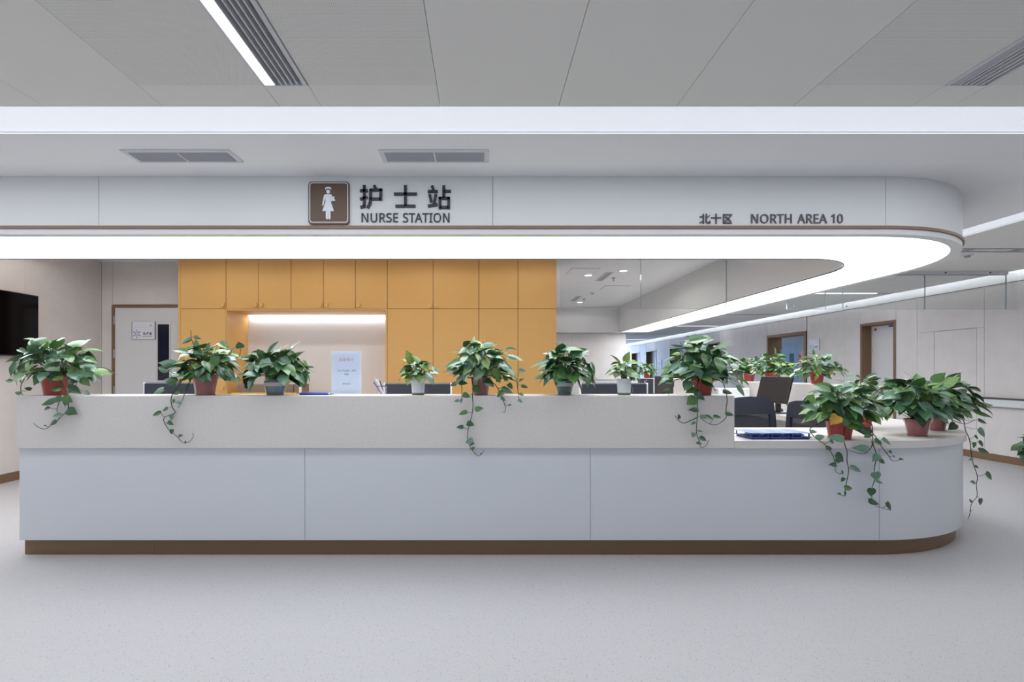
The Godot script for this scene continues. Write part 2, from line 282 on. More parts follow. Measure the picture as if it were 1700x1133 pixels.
func add_lathe(st: SurfaceTool, prof: Array, seg := 28, c := Vector3.ZERO) -> void:
	for i in prof.size() - 1:
		var a: Vector2 = prof[i]
		var b: Vector2 = prof[i + 1]
		var t := (b - a).normalized()
		var n2 := Vector2(t.y, -t.x)
		for k in seg:
			var a0 := TAU * k / seg
			var a1 := TAU * (k + 1) / seg
			var d0 := Vector3(cos(a0), 0, sin(a0))
			var d1 := Vector3(cos(a1), 0, sin(a1))
			var na := d0 * n2.x + Vector3.UP * n2.y
			var nb := d1 * n2.x + Vector3.UP * n2.y
			var p := [c + d0 * a.x + Vector3.UP * a.y, c + d1 * a.x + Vector3.UP * a.y, c + d1 * b.x + Vector3.UP * b.y, c + d0 * b.x + Vector3.UP * b.y]
			if a.x > 1e-5:
				tri(st, p[0], p[1], p[2], na, nb, nb)
			if b.x > 1e-5:
				tri(st, p[0], p[2], p[3], na, nb, na)

func lathe(prof: Array, seg := 28) -> ArrayMesh:
	var st := begin()
	add_lathe(st, prof, seg)
	return st.commit()

func smooth_path(pts: Array, sub := 4) -> Array:
	var out := []
	var n := pts.size()
	for i in n - 1:
		var p0: Vector3 = pts[maxi(i - 1, 0)]
		var p1: Vector3 = pts[i]
		var p2: Vector3 = pts[i + 1]
		var p3: Vector3 = pts[mini(i + 2, n - 1)]
		for k in sub:
			out.append(p1.cubic_interpolate(p2, p0, p3, float(k) / sub))
	out.append(pts[n - 1])
	return out

func add_tube(st: SurfaceTool, pts: Array, r0: float, r1: float, sides := 5) -> void:
	var n := pts.size()
	var ref := Vector3(0.31, 0.52, 0.79).normalized()
	var rings := []
	for i in n:
		var t: Vector3 = (pts[mini(i + 1, n - 1)] - pts[maxi(i - 1, 0)]).normalized()
		var u := t.cross(ref).normalized()
		var v := t.cross(u)
		var r := lerpf(r0, r1, float(i) / (n - 1))
		var ring := []
		for k in sides:
			var a := TAU * k / sides
			var o := u * cos(a) + v * sin(a)
			ring.append([pts[i] + o * r, o])
		rings.append(ring)
	for i in n - 1:
		for k in sides:
			var a = rings[i][k]
			var b = rings[i][(k + 1) % sides]
			var c = rings[i + 1][(k + 1) % sides]
			var d = rings[i + 1][k]
			tri(st, a[0], b[0], c[0], a[1], b[1], c[1])
			tri(st, a[0], c[0], d[0], a[1], c[1], d[1])

func put(parent: Node, called: String, mesh: Mesh, m: Material, pos := Vector3.ZERO, rot := Vector3.ZERO) -> MeshInstance3D:
	var o := MeshInstance3D.new()
	o.name = numbered(called) if parent == self else called
	o.mesh = mesh
	o.material_override = m
	o.position = pos
	o.rotation = rot
	parent.add_child(o, true)
	return o

func origin(n: Node) -> Vector3:
	var p := Vector3.ZERO
	while n != self:
		p += n.position
		n = n.get_parent()
	return p

# a chamfered box between x0..x1, y0..y1 and depths d0..d1, in the room's own metres
func bx(parent: Node, called: String, m: Material, x0: float, x1: float, y0: float, y1: float, d0: float, d1: float, bev := 0.002) -> MeshInstance3D:
	var c := Vector3((x0 + x1) / 2, (y0 + y1) / 2, -(d0 + d1) / 2)
	return put(parent, called, rbox(Vector3(absf(x1 - x0), absf(y1 - y0), absf(d1 - d0)), bev), m, c - origin(parent))

func thing(called: String, label: String, category: String, pos: Vector3, group := "", turn := 0.0) -> Node3D:
	var o := Node3D.new()
	o.name = numbered(called)
	add_child(o)
	o.position = pos
	o.rotation.y = turn
	return tag(o, label, category, group)

func tag(o: Node3D, label: String, category: String, group := "") -> Node3D:
	o.set_meta("label", label)
	o.set_meta("category", category)
	if group:
		o.set_meta("group", group)
	return o

func struct(called: String, label := "") -> Node3D:
	var o := Node3D.new()
	o.name = called
	add_child(o)
	o.set_meta("kind", "structure")
	if label:
		o.set_meta("label", label)
	return o

func area(parent: Node, called: String, pos: Vector3, size: Vector2, energy: float, c: Color, rot := Vector3(-PI / 2, 0, 0)) -> void:
	var l := AreaLight3D.new()
	l.name = called
	l.area_size = size
	l.area_normalize_energy = false
	l.light_energy = energy
	l.light_color = c
	l.area_range = 40.0
	l.area_attenuation = 2.0
	l.shadow_enabled = true
	parent.add_child(l, true)
	l.position = pos - (origin(parent) if parent != self else Vector3.ZERO)
	l.rotation = rot

func words(parent: Node, called: String, text: String, m: Material, x0: float, x1: float, ybase: float, cap: float, d: float, bold := false, depth := 0.006) -> void:
	var f := SystemFont.new()
	f.font_names = PackedStringArray(["Droid Sans"])
	if bold:
		f.font_weight = 700
	var t := TextMesh.new()
	var fv := FontVariation.new()
	fv.base_font = f
	fv.variation_embolden = 0.35
	t.font = fv
	t.text = text
	t.font_size = 64
	t.pixel_size = 0.01
	t.depth = 0.1
	t.curve_step = 1.0
	t.horizontal_alignment = HORIZONTAL_ALIGNMENT_CENTER
	t.vertical_alignment = VERTICAL_ALIGNMENT_CENTER
	var arr := t.get_mesh_arrays()
	var v: PackedVector3Array = arr[Mesh.ARRAY_VERTEX]
	var lo := v[0]
	var hi := v[0]
	for p in v:
		lo = lo.min(p)
		hi = hi.max(p)
	for i in v.size():
		v[i] = Vector3((v[i].x - lo.x) / (hi.x - lo.x) * (x1 - x0), (v[i].y - lo.y) / (hi.y - lo.y) * cap, (v[i].z - lo.z) / (hi.z - lo.z) * depth)
	var out := []
	out.resize(Mesh.ARRAY_MAX)
	out[Mesh.ARRAY_VERTEX] = v
	out[Mesh.ARRAY_NORMAL] = arr[Mesh.ARRAY_NORMAL]
	out[Mesh.ARRAY_INDEX] = arr[Mesh.ARRAY_INDEX]
	var am := ArrayMesh.new()
	am.add_surface_from_arrays(Mesh.PRIMITIVE_TRIANGLES, out)
	put(parent, called, am, m, Vector3(x0, ybase, -d) - origin(parent))

func stroke_mesh(strokes: Array, w: float, depth: float, off: Vector2) -> ArrayMesh:
	var st := begin()
	for s in strokes:
		for i in s.size() - 1:
			var a := Vector2(s[i][0], s[i][1]) - off
			var b := Vector2(s[i + 1][0], s[i + 1][1]) - off
			var t := (b - a).normalized()
			var n := Vector2(-t.y, t.x) * w / 2
			if i > 0:
				a -= t * w * 0.35
			add_prism(st, PackedVector2Array([a - n, b - n, b + n, a + n]), 0.0, depth)
	return st.commit()

func ink(im: Image, x0: float, y0: float, x1: float, y1: float, w: float, c: Color) -> void:
	var n := int(ceilf(Vector2(x1 - x0, y1 - y0).length() * 2.0)) + 1
	for k in n + 1:
		var p := Vector2(x0, y0).lerp(Vector2(x1, y1), float(k) / n)
		im.fill_rect(Rect2i(roundi(p.x - w / 2), roundi(p.y - w / 2), maxi(1, roundi(w)), maxi(1, roundi(w))), c)

# coarse brush strokes of the printed characters on a ten-unit grid: x0 y0 x1 y1, y downwards
var GLYPH := {
	"wen": [0, 1, 2, 2, 0, 4, 2, 5, 0, 9, 2, 7, 4, 1, 8, 1, 4, 1, 4, 5, 8, 1, 8, 5, 4, 3, 8, 3, 4, 5, 8, 5, 3, 6, 9, 6, 3, 6, 3, 9, 9, 6, 9, 9, 5, 6, 5, 9, 7, 6, 7, 9, 2, 9, 10, 9],
	"xin": [0, 1, 5, 1, 2, 0, 2, 4, 0, 3, 5, 3, 6, 0, 6, 2, 6, 0, 9, 0, 9, 0, 9, 2, 6, 3, 9, 4, 0, 5, 10, 5, 5, 4, 5, 6, 2, 7, 8, 7, 2, 7, 2, 10, 8, 7, 8, 10, 2, 8.5, 8, 8.5, 2, 10, 8, 10],
	"ti": [0, 2, 3, 2, 2, 0, 2, 9, 0, 6, 3, 5, 5, 0, 9, 0, 5, 0, 5, 4, 9, 0, 9, 4, 5, 2, 9, 2, 5, 4, 9, 4, 4, 5.5, 10, 5.5, 7, 5.5, 7, 9, 7, 7, 9, 7, 5, 7, 4, 9, 4, 9, 10, 9.5],
	"shi": [2, 1, 8, 1, 0, 4, 10, 4, 5, 4, 5, 9, 2, 6, 1, 9, 8, 6, 9, 9],
	"hu": [0, 2, 3, 2, 2, 0, 2, 9, 0, 6, 3, 5, 6, 0, 7, 1, 5, 2, 9, 2, 9, 2, 9, 5, 5, 5, 9, 5, 5, 2, 5, 6, 5, 6, 3, 9],
	"shi4": [0, 4, 10, 4, 5, 0, 5, 9, 1, 9, 9, 9],
	"bu": [0, 1, 10, 1, 5, 1, 0, 6, 5, 3, 5, 9, 6, 4, 10, 7],
	"zai": [0, 2, 10, 2, 4, 0, 0, 6, 2, 5, 2, 9, 4, 5, 9, 5, 7, 3, 7, 9, 3, 9, 10, 9],
	"gang": [1, 0, 1, 3, 5, 0, 5, 3, 9, 0, 9, 3, 1, 3, 9, 3, 1, 4, 1, 9, 1, 4, 9, 4, 9, 4, 9, 9, 3, 5, 7, 9, 7, 5, 3, 9],
	"qing": [1, 0, 2, 1, 0, 3, 2, 3, 2, 3, 2, 8, 4, 1, 10, 1, 4, 2.5, 10, 2.5, 4, 4, 10, 4, 7, 0, 7, 4, 5, 5, 5, 10, 5, 5, 9, 5, 9, 5, 9, 10, 5, 7, 9, 7],
	"nin": [2, 0, 0, 3, 1, 2, 1, 5, 5, 0, 4, 2, 4, 1, 9, 1, 7, 2, 7, 5, 4, 4, 5, 3, 9, 4, 8, 3, 1, 7, 0, 9, 3, 7, 4, 9, 4, 9, 8, 9, 9, 7, 10, 9],
	"shao": [3, 0, 0, 1, 0, 3, 4, 3, 2, 1, 2, 9, 2, 4, 0, 7, 7, 0, 7, 3, 5, 1, 5, 3, 9, 1, 9, 3, 5, 4, 5, 9, 5, 4, 9, 4, 9, 4, 9, 9, 5, 6, 9, 6],
	"deng": [1, 0, 0, 2, 1, 1, 4, 1, 6, 0, 5, 2, 6, 1, 10, 1, 1, 3, 9, 3, 5, 2, 5, 5, 0, 5, 10, 5, 0, 7, 10, 7, 7, 5, 7, 10, 2, 8, 4, 9],
	"xie": [1, 0, 2, 1, 0, 3, 2, 3, 2, 3, 2, 8, 3, 1, 6, 1, 3, 1, 3, 6, 6, 1, 6, 9, 3, 3, 6, 3, 3, 6, 6, 6, 7, 3, 10, 3, 9, 0, 9, 9, 7, 5, 8, 6],
	"he": [5, 0, 0, 4, 5, 0, 10, 4, 3, 4, 7, 4, 2, 6, 8, 6, 2, 6, 2, 9, 8, 6, 8, 9, 2, 9, 8, 9],
	"zuo": [3, 0, 0, 5, 2, 3, 2, 9, 6, 0, 4, 4, 5, 2, 10, 2, 6, 2, 6, 9, 6, 5, 9, 5, 6, 7, 9, 7],
	"zhi": [0, 1, 2, 2, 0, 4, 2, 5, 0, 9, 2, 7, 6, 0, 4, 4, 4, 4, 9, 3, 4, 6, 9, 6, 4, 6, 4, 9, 9, 6, 9, 9, 4, 9, 9, 9],
	"liao": [5, 0, 6, 1, 2, 2, 10, 2, 2, 2, 2, 7, 2, 7, 0, 9, 0, 3, 1, 4, 4, 4, 8, 4, 8, 4, 6, 6, 6, 6, 6, 9, 6, 9, 5, 9],
	"room": [5, 0, 5, 1, 0, 2, 10, 2, 0, 2, 0, 3, 10, 2, 10, 3, 2, 4, 8, 4, 4, 4, 2, 6, 2, 6, 8, 6, 5, 6, 5, 9, 2, 7.5, 8, 7.5, 0, 9, 10, 9],
}

func glyphs(im: Image, list: Array, x: float, y: float, size: float, step: float, w: float, c: Color) -> void:
	for g in list:
		if g != "":
			var s: Array = GLYPH[g]
			for k in range(0, s.size(), 4):
				ink(im, x + s[k] * size / 10.0, y + s[k + 1] * size / 10.0, x + s[k + 2] * size / 10.0, y + s[k + 3] * size / 10.0, w, c)
		x += step

func print_mat(key: String, im: Image, rough := 0.4) -> StandardMaterial3D:
	var m := mat(key, Color.WHITE, rough)
	m.albedo_texture = ImageTexture.create_from_image(im)
	return m

# a sheet with its own 0..1 uv, facing +z, centred
func sheet(w: float, h: float) -> ArrayMesh:
	var st := begin()
	for k in [[0, 0], [1, 1], [1, 0], [0, 0], [0, 1], [1, 1]]:
		st.set_normal(Vector3.BACK)
		st.set_uv(Vector2(k[0], 1 - k[1]))
		st.add_vertex(Vector3((k[0] - 0.5) * w, (k[1] - 0.5) * h, 0))
	return st.commit()

# ---------------------------------------------------------------- materials
func materials() -> void:
	var fl := mat("floor", Color(0.782, 0.773, 0.778), 0.42, 0.0, 0.4)
	var im := Image.create(1024, 1024, false, Image.FORMAT_RGB8)
	im.fill(Color(0.93, 0.93, 0.93))
	var r := RandomNumberGenerator.new()
	r.seed = 5
	for k in 16000:
		var v := r.randf()
		var c := Color(0.98, 0.98, 0.98) if v < 0.4 else Color(0.84, 0.82, 0.81) if v < 0.75 else Color(0.72, 0.69, 0.68) if v < 0.95 else Color(0.50, 0.48, 0.48)
		var s := r.randi_range(1, 3)
		im.fill_rect(Rect2i(r.randi_range(0, 1020), r.randi_range(0, 1020), s, r.randi_range(1, 3)), c)
	triplanar(fl, ImageTexture.create_from_image(im), 0.75)
	mat("ceiling", Color(0.92, 0.915, 0.90), 0.85, 0.0, 0.3)
	var pf := mat("perforated", Color(0.92, 0.915, 0.90), 0.85, 0.0, 0.3)
	var pi := Image.create(64, 64, false, Image.FORMAT_RGB8)
	pi.fill(Color.WHITE)
	for y in 8:
		for x in 8:
			pi.fill_rect(Rect2i(x * 8 + (4 if y % 2 else 0), y * 8, 3, 3), Color(0.70, 0.70, 0.70))
	triplanar(pf, ImageTexture.create_from_image(pi), 1.0 / 0.056)
	mat("plaster", Color(0.945, 0.94, 0.95), 0.9, 0.0, 0.3)
	mat("fascia", Color(0.87, 0.87, 0.87), 0.55, 0.0, 0.4)
	var wl := mat("wall", Color(0.885, 0.862, 0.85), 0.6, 0.0, 0.35)
	triplanar(wl, noise_tex(0.02, 0.965, 1.0, 3), 0.6)
	mat("gap", Color(0.12, 0.11, 0.11), 0.9)
	mat("upstand", Color(0.92, 0.92, 0.92), 0.8)
	mat("bronze", Color(0.51, 0.40, 0.30), 0.42, 0.2)
	mat("counter_white", Color(0.86, 0.87, 0.885), 0.38, 0.0, 0.4)
	var lam := mat("laminate", Color(0.893, 0.868, 0.848), 0.35, 0.0, 0.4)
	triplanar(lam, noise_tex(0.09, 0.972, 1.0, 9), 1.6)
	var org := mat("orange", Color(0.852, 0.668, 0.412), 0.5, 0.0, 0.35)
	triplanar(org, noise_tex(0.02, 0.99, 1.0, 4), 1.1)
	mat("orange_knob", Color(0.86, 0.67, 0.41), 0.4)
	mat("carcass", Color(0.36, 0.25, 0.15), 0.7)
	mat("niche_back", Color(0.90, 0.89, 0.885), 0.6)
	mat("dark", Color(0.05, 0.05, 0.06), 0.5)
	mat("tv_screen", Color(0.025, 0.018, 0.018), 0.12, 0.0, 0.4)
	mat("navy", Color(0.17, 0.18, 0.23), 0.5)
	mat("navy_mark", Color(0.42, 0.43, 0.48), 0.45)
	mat("screen_off", Color(0.19, 0.165, 0.17), 0.35)
	mat("black_plastic", Color(0.09, 0.09, 0.10), 0.45)
	mat("chair_black", Color(0.18, 0.19, 0.24), 0.7)
	var nt := mat("chair_mesh", Color(0.17, 0.18, 0.22, 0.66), 0.8)
	nt.transparency = BaseMaterial3D.TRANSPARENCY_ALPHA
	mat("steel", Color(0.72, 0.73, 0.75), 0.3, 0.9)
	mat("white_plastic", Color(0.88, 0.88, 0.89), 0.4)
	mat("door_white", Color(0.87, 0.865, 0.87), 0.5)
	mat("door_brown", Color(0.34, 0.26, 0.21), 0.5)
	mat("letter_dark", Color(0.15, 0.14, 0.18), 0.45)
	mat("letter_grey", Color(0.33, 0.30, 0.31), 0.45)
	mat("sign_brown", Color(0.37, 0.29, 0.235), 0.45, 0.2)
	mat("sign_white", Color(0.90, 0.91, 0.94), 0.5)
	mat("vent_white", Color(0.84, 0.84, 0.86), 0.5)
	mat("vent_blade", Color(0.62, 0.62, 0.65), 0.5)
	mat("lens_off", Color(0.70, 0.70, 0.74), 0.35)
	mat("handrail_cap", Color(0.33, 0.255, 0.225), 0.5)
	mat("handrail_plate", Color(0.86, 0.87, 0.88), 0.45)
	pane("glass", Color(0.62, 0.68, 0.66), 0.10)
	pane("slit_glass", Color(0.05, 0.06, 0.09), 0.85)
	pane("window_glass", Color(0.9, 0.95, 1.0), 0.06)
	mat("slit_dark", Color(0.13, 0.14, 0.20), 0.1)
	mat("glass_edge", Color(0.66, 0.72, 0.76), 0.2)
	pane("clear_pot", Color(0.93, 0.93, 0.95), 0.07, 0.08)
	pane("acrylic", Color(0.93, 0.96, 1.0), 0.15, 0.05)
	var rp := mat("red_pot", Color(0.67, 0.27, 0.24), 0.35)
	rp.subsurf_scatter_enabled = true
	rp.subsurf_scatter_strength = 0.1
	mat("rose_pot", Color(0.63, 0.27, 0.26), 0.35)
	mat("teal_water", Color(0.16, 0.36, 0.37), 0.2)
	mat("blue_water", Color(0.36, 0.50, 0.56), 0.2)
	mat("white_pot", Color(0.86, 0.88, 0.90), 0.35)
	mat("pot_label", Color(0.85, 0.80, 0.78), 0.5)
	mat("pebbles", Color(0.42, 0.40, 0.33), 0.8)
	mat("moss", Color(0.42, 0.44, 0.33), 0.8)
	mat("soil", Color(0.33, 0.22, 0.17), 0.95)
	mat("vine", Color(0.17, 0.20, 0.13), 0.55)
	mat("petiole", Color(0.33, 0.42, 0.22), 0.5)
	mat("rack_blue", Color(0.22, 0.27, 0.56), 0.4)
	mat("rack_blue_light", Color(0.60, 0.67, 0.86), 0.45)
	mat("folder_blue", Color(0.28, 0.34, 0.66), 0.5)
	mat("pad_blue", Color(0.55, 0.70, 0.90), 0.6)
	mat("yellow", Color(0.90, 0.72, 0.25), 0.5)
	mat("box_brown", Color(0.56, 0.48, 0.42), 0.75)
	mat("paper", Color(0.93, 0.93, 0.94), 0.7)
	mat("ward_wall", Color(0.86, 0.87, 0.90), 0.7)
	mat("ward_door", Color(0.72, 0.82, 0.93), 0.5)
	mat("ward_glass", Color(0.45, 0.52, 0.60), 0.2)
	mat("decal_red", Color(0.62, 0.24, 0.22), 0.6)
	mat("decal_pink", Color(0.80, 0.55, 0.52), 0.6)
	mat("red_tag", Color(0.75, 0.2, 0.2), 0.5)
	mat("blue_tag", Color(0.25, 0.33, 0.7), 0.5)
	var lt := Image.create(64, 64, false, Image.FORMAT_RGB8)
	var nz := FastNoiseLite.new()
	nz.seed = 8
	nz.frequency = 0.09
	for y in 64:
		for x in 64:
			var u := absf(x - 31.5) / 32.0
			var v := 0.86 + 0.14 * nz.get_noise_2d(x, y)
			if u < 0.035:
				v = 1.12
			elif fmod(y / 64.0 * 6.0 + u * 2.2, 1.0) < 0.10:
				v += 0.06
			v = minf(v, 1.0)
			lt.set_pixel(x, y, Color(v, v, v * 0.97))
	var leaf_tex := ImageTexture.create_from_image(lt)
	var greens := [Color(0.27, 0.43, 0.29), Color(0.355, 0.525, 0.31), Color(0.46, 0.61, 0.53), Color(0.47, 0.62, 0.31), Color(0.90, 0.70, 0.22), Color(0.58, 0.68, 0.36)]
	for g in greens.size():
		var m := mat("leaf_%d" % g, greens[g], 0.28 if g < 3 else 0.36, 0.0, 0.55)
		m.albedo_texture = leaf_tex
		m.backlight_enabled = true
		m.backlight = Color(0.30, 0.34, 0.18)
		leaf_mats.append(m)

# ---------------------------------------------------------------- leaves and plants
func make_leaves() -> void:
	for k in 4:
		var droop: float = [0.10, 0.22, 0.34, 0.16][k]
		var fold: float = [0.10, 0.22, 0.05, 0.34][k]
		var rows := [[0.0, 0.24, -0.07], [0.09, 0.40, 0.03], [0.22, 0.49, 0.20], [0.38, 0.485, 0.38], [0.55, 0.40, 0.55], [0.72, 0.265, 0.72], [0.87, 0.12, 0.87], [1.0, 0.0, 1.0]]
		var grid := []
		for r in rows:
			var line := []
			for s in [-1.0, -0.5, 0.0, 0.5, 1.0]:
				var w: float = r[1] * s
				var z: float = lerpf(r[0], r[2], absf(s))
				var y: float = -droop * r[0] * r[0] + fold * absf(w) - 0.25 * w * w
				line.append([Vector3(w, y, z), Vector2(0.5 + w, r[0])])
			grid.append(line)
		var st := begin()
		st.set_smooth_group(0)
		for i in rows.size() - 1:
			for j in 4:
				var q := [grid[i][j], grid[i][j + 1], grid[i + 1][j + 1], grid[i + 1][j]]
				for t in [[0, 1, 2], [0, 2, 3]]:
					for c in t:
						st.set_uv(q[c][1])
						st.add_vertex(q[c][0])
		st.index()
		st.generate_normals()
		leaf_shapes.append(st.commit())

func leaf(parent: Node, base: Vector3, dir: Vector3, nrm: Vector3, length: float, width: float, kind: int, shape: int) -> void:
	dir = dir.normalized()
	var side := nrm.cross(dir)
	if side.length() < 0.05:
		side = Vector3.RIGHT.cross(dir)
	side = side.normalized()
	var up := dir.cross(side).normalized()
	var o := MeshInstance3D.new()
	o.name = "leaf"
	o.mesh = leaf_shapes[shape]
	o.material_override = leaf_mats[kind]
	o.transform = Transform3D(Basis(side * length * width, up * length, dir * length), base)
	parent.add_child(o, true)

func pot_of(root: Node3D, kind: String, r: float, h: float) -> void:
	var rb := r * 0.76
	match kind:
		"red":
			var p := [Vector2(0, 0), Vector2(rb, 0), Vector2(rb + (r - rb) * 0.80, h * 0.80), Vector2(r * 1.02, h * 0.80), Vector2(r * 1.08, h * 0.83), Vector2(r * 1.08, h * 0.97), Vector2(r * 1.05, h), Vector2(r * 0.96, h), Vector2(r * 0.92, h * 0.80)]
			put(root, "pot", lathe(p), M.red_pot)
		"rose":
			put(root, "pot", lathe([Vector2(0, 0.006), Vector2(rb * 0.93, 0.006), Vector2(r * 0.93, h * 0.9), Vector2(r * 0.98, h * 0.9), Vector2(r * 0.98, h * 0.99), Vector2(r * 0.86, h * 0.99), Vector2(r * 0.84, h * 0.8)]), M.rose_pot)
			put(root, "clear_cover", lathe([Vector2(0, 0), Vector2(rb, 0), Vector2(rb + (r - rb) * 0.82, h * 0.80), Vector2(r * 1.05, h * 0.81), Vector2(r * 1.05, h * 0.90), Vector2(r * 1.08, h * 0.91), Vector2(r * 1.08, h)]), M.clear_pot)
			put(root, "pebble_layer", lathe([Vector2(0, 0.001), Vector2(rb * 0.97, 0.001), Vector2(rb * 0.98, 0.0055), Vector2(0, 0.0055)]), M.pebbles)
		"vase_teal", "vase_blue":
			var wm: Material = M.teal_water if kind == "vase_teal" else M.blue_water
			put(root, "vase", lathe([Vector2(0, 0), Vector2(rb * 1.02, 0), Vector2(r * 0.97, h * 0.6), Vector2(r, h), Vector2(r * 1.03, h * 1.01)]), M.clear_pot)
			put(root, "water", lathe([Vector2(0, h * 0.16), Vector2(rb * 1.03, h * 0.16), Vector2(r * 0.93, h * 0.58), Vector2(r * 0.955, h * 0.86), Vector2(0, h * 0.86)]), wm)
			put(root, "pebble_layer", lathe([Vector2(0, 0.002), Vector2(rb * 0.98, 0.002), Vector2(rb, h * 0.15), Vector2(0, h * 0.15)]), M.pebbles)
			put(root, "label_band", lathe([Vector2(r * 0.985, h * 0.56), Vector2(r * 1.005, h * 0.62), Vector2(r * 1.008, h * 0.74), Vector2(r * 0.995, h * 0.78)]), M.pot_label)
		"white":
			put(root, "pot", lathe([Vector2(0, 0), Vector2(rb * 1.12, 0), Vector2(r * 0.95, h * 0.80), Vector2(r * 1.02, h * 0.81), Vector2(r * 1.06, h * 0.98), Vector2(r * 1.02, h), Vector2(r * 0.95, h), Vector2(r * 0.93, h * 0.85)]), M.white_pot)
			put(root, "moss_film", lathe([Vector2(rb * 1.125, 0.001), Vector2(rb * 1.145, h * 0.14)]), M.moss)
	put(root, "soil", lathe([Vector2(r * (0.9 if kind != "rose" else 0.84), h * 0.9), Vector2(0, h * 0.93)]), M.soil)

# dome: x-, x+, top and lowest height of the foliage round the pot, and its half depth
func plant(label: String, pos: Vector3, kind: String, r: float, h: float, dome: Array, n: int, size: Array, sd: int, mix: Array, key := "", group := "pothos plants along the nurse station counter") -> Node3D:
	var root := thing("potted_pothos", label, "potted plant", pos, group)
	pot_of(root, kind, r, h)
	var rng := RandomNumberGenerator.new()
	rng.seed = sd
	var st := begin()
	var yc: float = maxf(h * 0.95, lerpf(dome[3], dome[2], 0.33))
	n = int(n * 1.25)
	for k in n:
		var az := TAU * (k * 0.618 + rng.randf() * 0.25)
		var e := lerpf(-0.45, 1.35, pow((k + 0.5) / n, 0.85)) + rng.randf_range(-0.12, 0.12)
		var shell := rng.randf_range(0.66, 1.0) if k % 3 else rng.randf_range(0.4, 0.75)
		var rx: float = dome[1] if cos(az) > 0 else -dome[0]
		var ry: float = (dome[2] - yc) if e > 0 else (yc - dome[3])
		var len_ := lerpf(size[0], size[1], rng.randf())
		var out := Vector3(cos(az) * cos(e), sin(e), sin(az) * cos(e))
		var p := Vector3(out.x * maxf(rx - len_ * 0.45, 0.02), yc + out.y * maxf(ry - len_ * 0.25, 0.02) - h * 0.0, out.z * maxf(dome[4] - len_ * 0.4, 0.02))
		p = Vector3(0, yc, 0).lerp(p, shell)
		p.y = maxf(p.y, 0.035)
		var flat := Vector3(out.x, 0, out.z).normalized()
		var dir := flat * rng.randf_range(0.5, 1.0) + Vector3.DOWN * rng.randf_range(-0.15, 0.85) + Vector3(rng.randf_range(-0.5, 0.5), 0, rng.randf_range(-0.5, 0.5))
		if e > 0.85:
			dir = flat * 0.8 + Vector3.UP * rng.randf_range(-0.3, 0.7) + Vector3(rng.randf_range(-0.6, 0.6), 0, rng.randf_range(-0.6, 0.6))
		dir = dir.normalized()
		if p.y + dir.y * len_ < 0.012 and kind != "hang":
			dir.y = (0.012 - p.y) / len_
			dir = dir.normalized()
		var nrm := Vector3.UP * rng.randf_range(0.5, 1.2) + flat * rng.randf_range(0.1, 0.9) + Vector3(rng.randf_range(-0.4, 0.4), 0, rng.randf_range(-0.2, 0.5))
		var g := pick(rng, mix)
		leaf(root, p, dir, nrm, len_, rng.randf_range(0.62, 0.82), g, rng.randi_range(0, 3))
		var foot := Vector3(rng.randf_range(-0.4, 0.4) * r, h * 0.9, rng.randf_range(-0.4, 0.4) * r)
		var mid := foot.lerp(p, 0.55) + Vector3.UP * (0.25 * (p - foot).length())
		var path := []
		for t in 6:
			var a := t / 5.0
			path.append(foot.lerp(mid, a).lerp(mid.lerp(p, a), a))
		add_tube(st, path, 0.0022, 0.0014, 4)
	if key:
		for l in VINES[key].leaves:
			var b := Vector3(l[0], l[1], l[2])
			var t := Vector3(l[3], l[4], l[2] + rng.randf_range(-0.01, 0.03))
			var g := pick(rng, mix) if l[6] < 0 else int(l[6])
			leaf(root, b, t - b, Vector3(rng.randf_range(-0.3, 0.3), 0.75, 0.7), (t - b).length(), clampf(l[5] * 1.05, 0.45, 1.3), g, rng.randi_range(0, 3))
			var foot := Vector3(b.x * 0.15, h * 0.92, 0.02)
			var mid := foot.lerp(b, 0.5) + Vector3.UP * 0.2 * (b - foot).length()
			var path := []
			for q in 7:
				var a := q / 6.0
				path.append(foot.lerp(mid, a).lerp(mid.lerp(b, a), a))
			add_tube(st, path, 0.002, 0.0013, 4)
	put(root, "stems", st.commit(), M.petiole)
	if key:
		for vine in VINES[key].vines:
			var pts := []
			for p in vine.path:
				pts.append(Vector3(p[0], p[1], p[2]))
			var first: Vector3 = pts[0]
			if first.y > 0.02:
				pts.push_front(Vector3(first.x * 0.35, maxf(h * 0.98, first.y * 0.7 + 0.02), minf(first.z * 0.5, r * 0.9)))
			pts = smooth_path(pts, 4)
			var vs := begin()
			add_tube(vs, pts, 0.0034, 0.0016, 5)
			var shoots := []
			for l in vine.leaves:
				var b := Vector3(l[0], l[1], l[2])
				var near: Vector3 = pts[0]
				for p in pts:
					if p.distance_to(b) < near.distance_to(b):
						near = p
				if near.distance_to(b) > 0.004:
					var mid := near.lerp(b, 0.5) + Vector3(0, -0.12 * near.distance_to(b), 0.004)
					add_tube(vs, [near, near.lerp(mid, 0.6), mid, mid.lerp(b, 0.6), b], 0.0017, 0.0012, 4)
				shoots.append(l)
			var v := put(root, "vine", vs.commit(), M.vine)
			for l in shoots:
				var b := Vector3(l[0], l[1], l[2])
				var t := Vector3(l[3], l[4], l[2] + rng.randf_range(0.0, 0.02))
				leaf(v, b, t - b, Vector3(rng.randf_range(-0.25, 0.25), 0.45, 1.0), (t - b).length(), clampf(l[5] * 1.05, 0.5, 1.3), [0, 0, 1, 2][rng.randi_range(0, 3)], rng.randi_range(0, 3))
	return root

func pick(rng: RandomNumberGenerator, mix: Array) -> int:
	var v := rng.randf()
	for k in mix.size():
		v -= mix[k]
		if v < 0.0:
			return k
	return 0

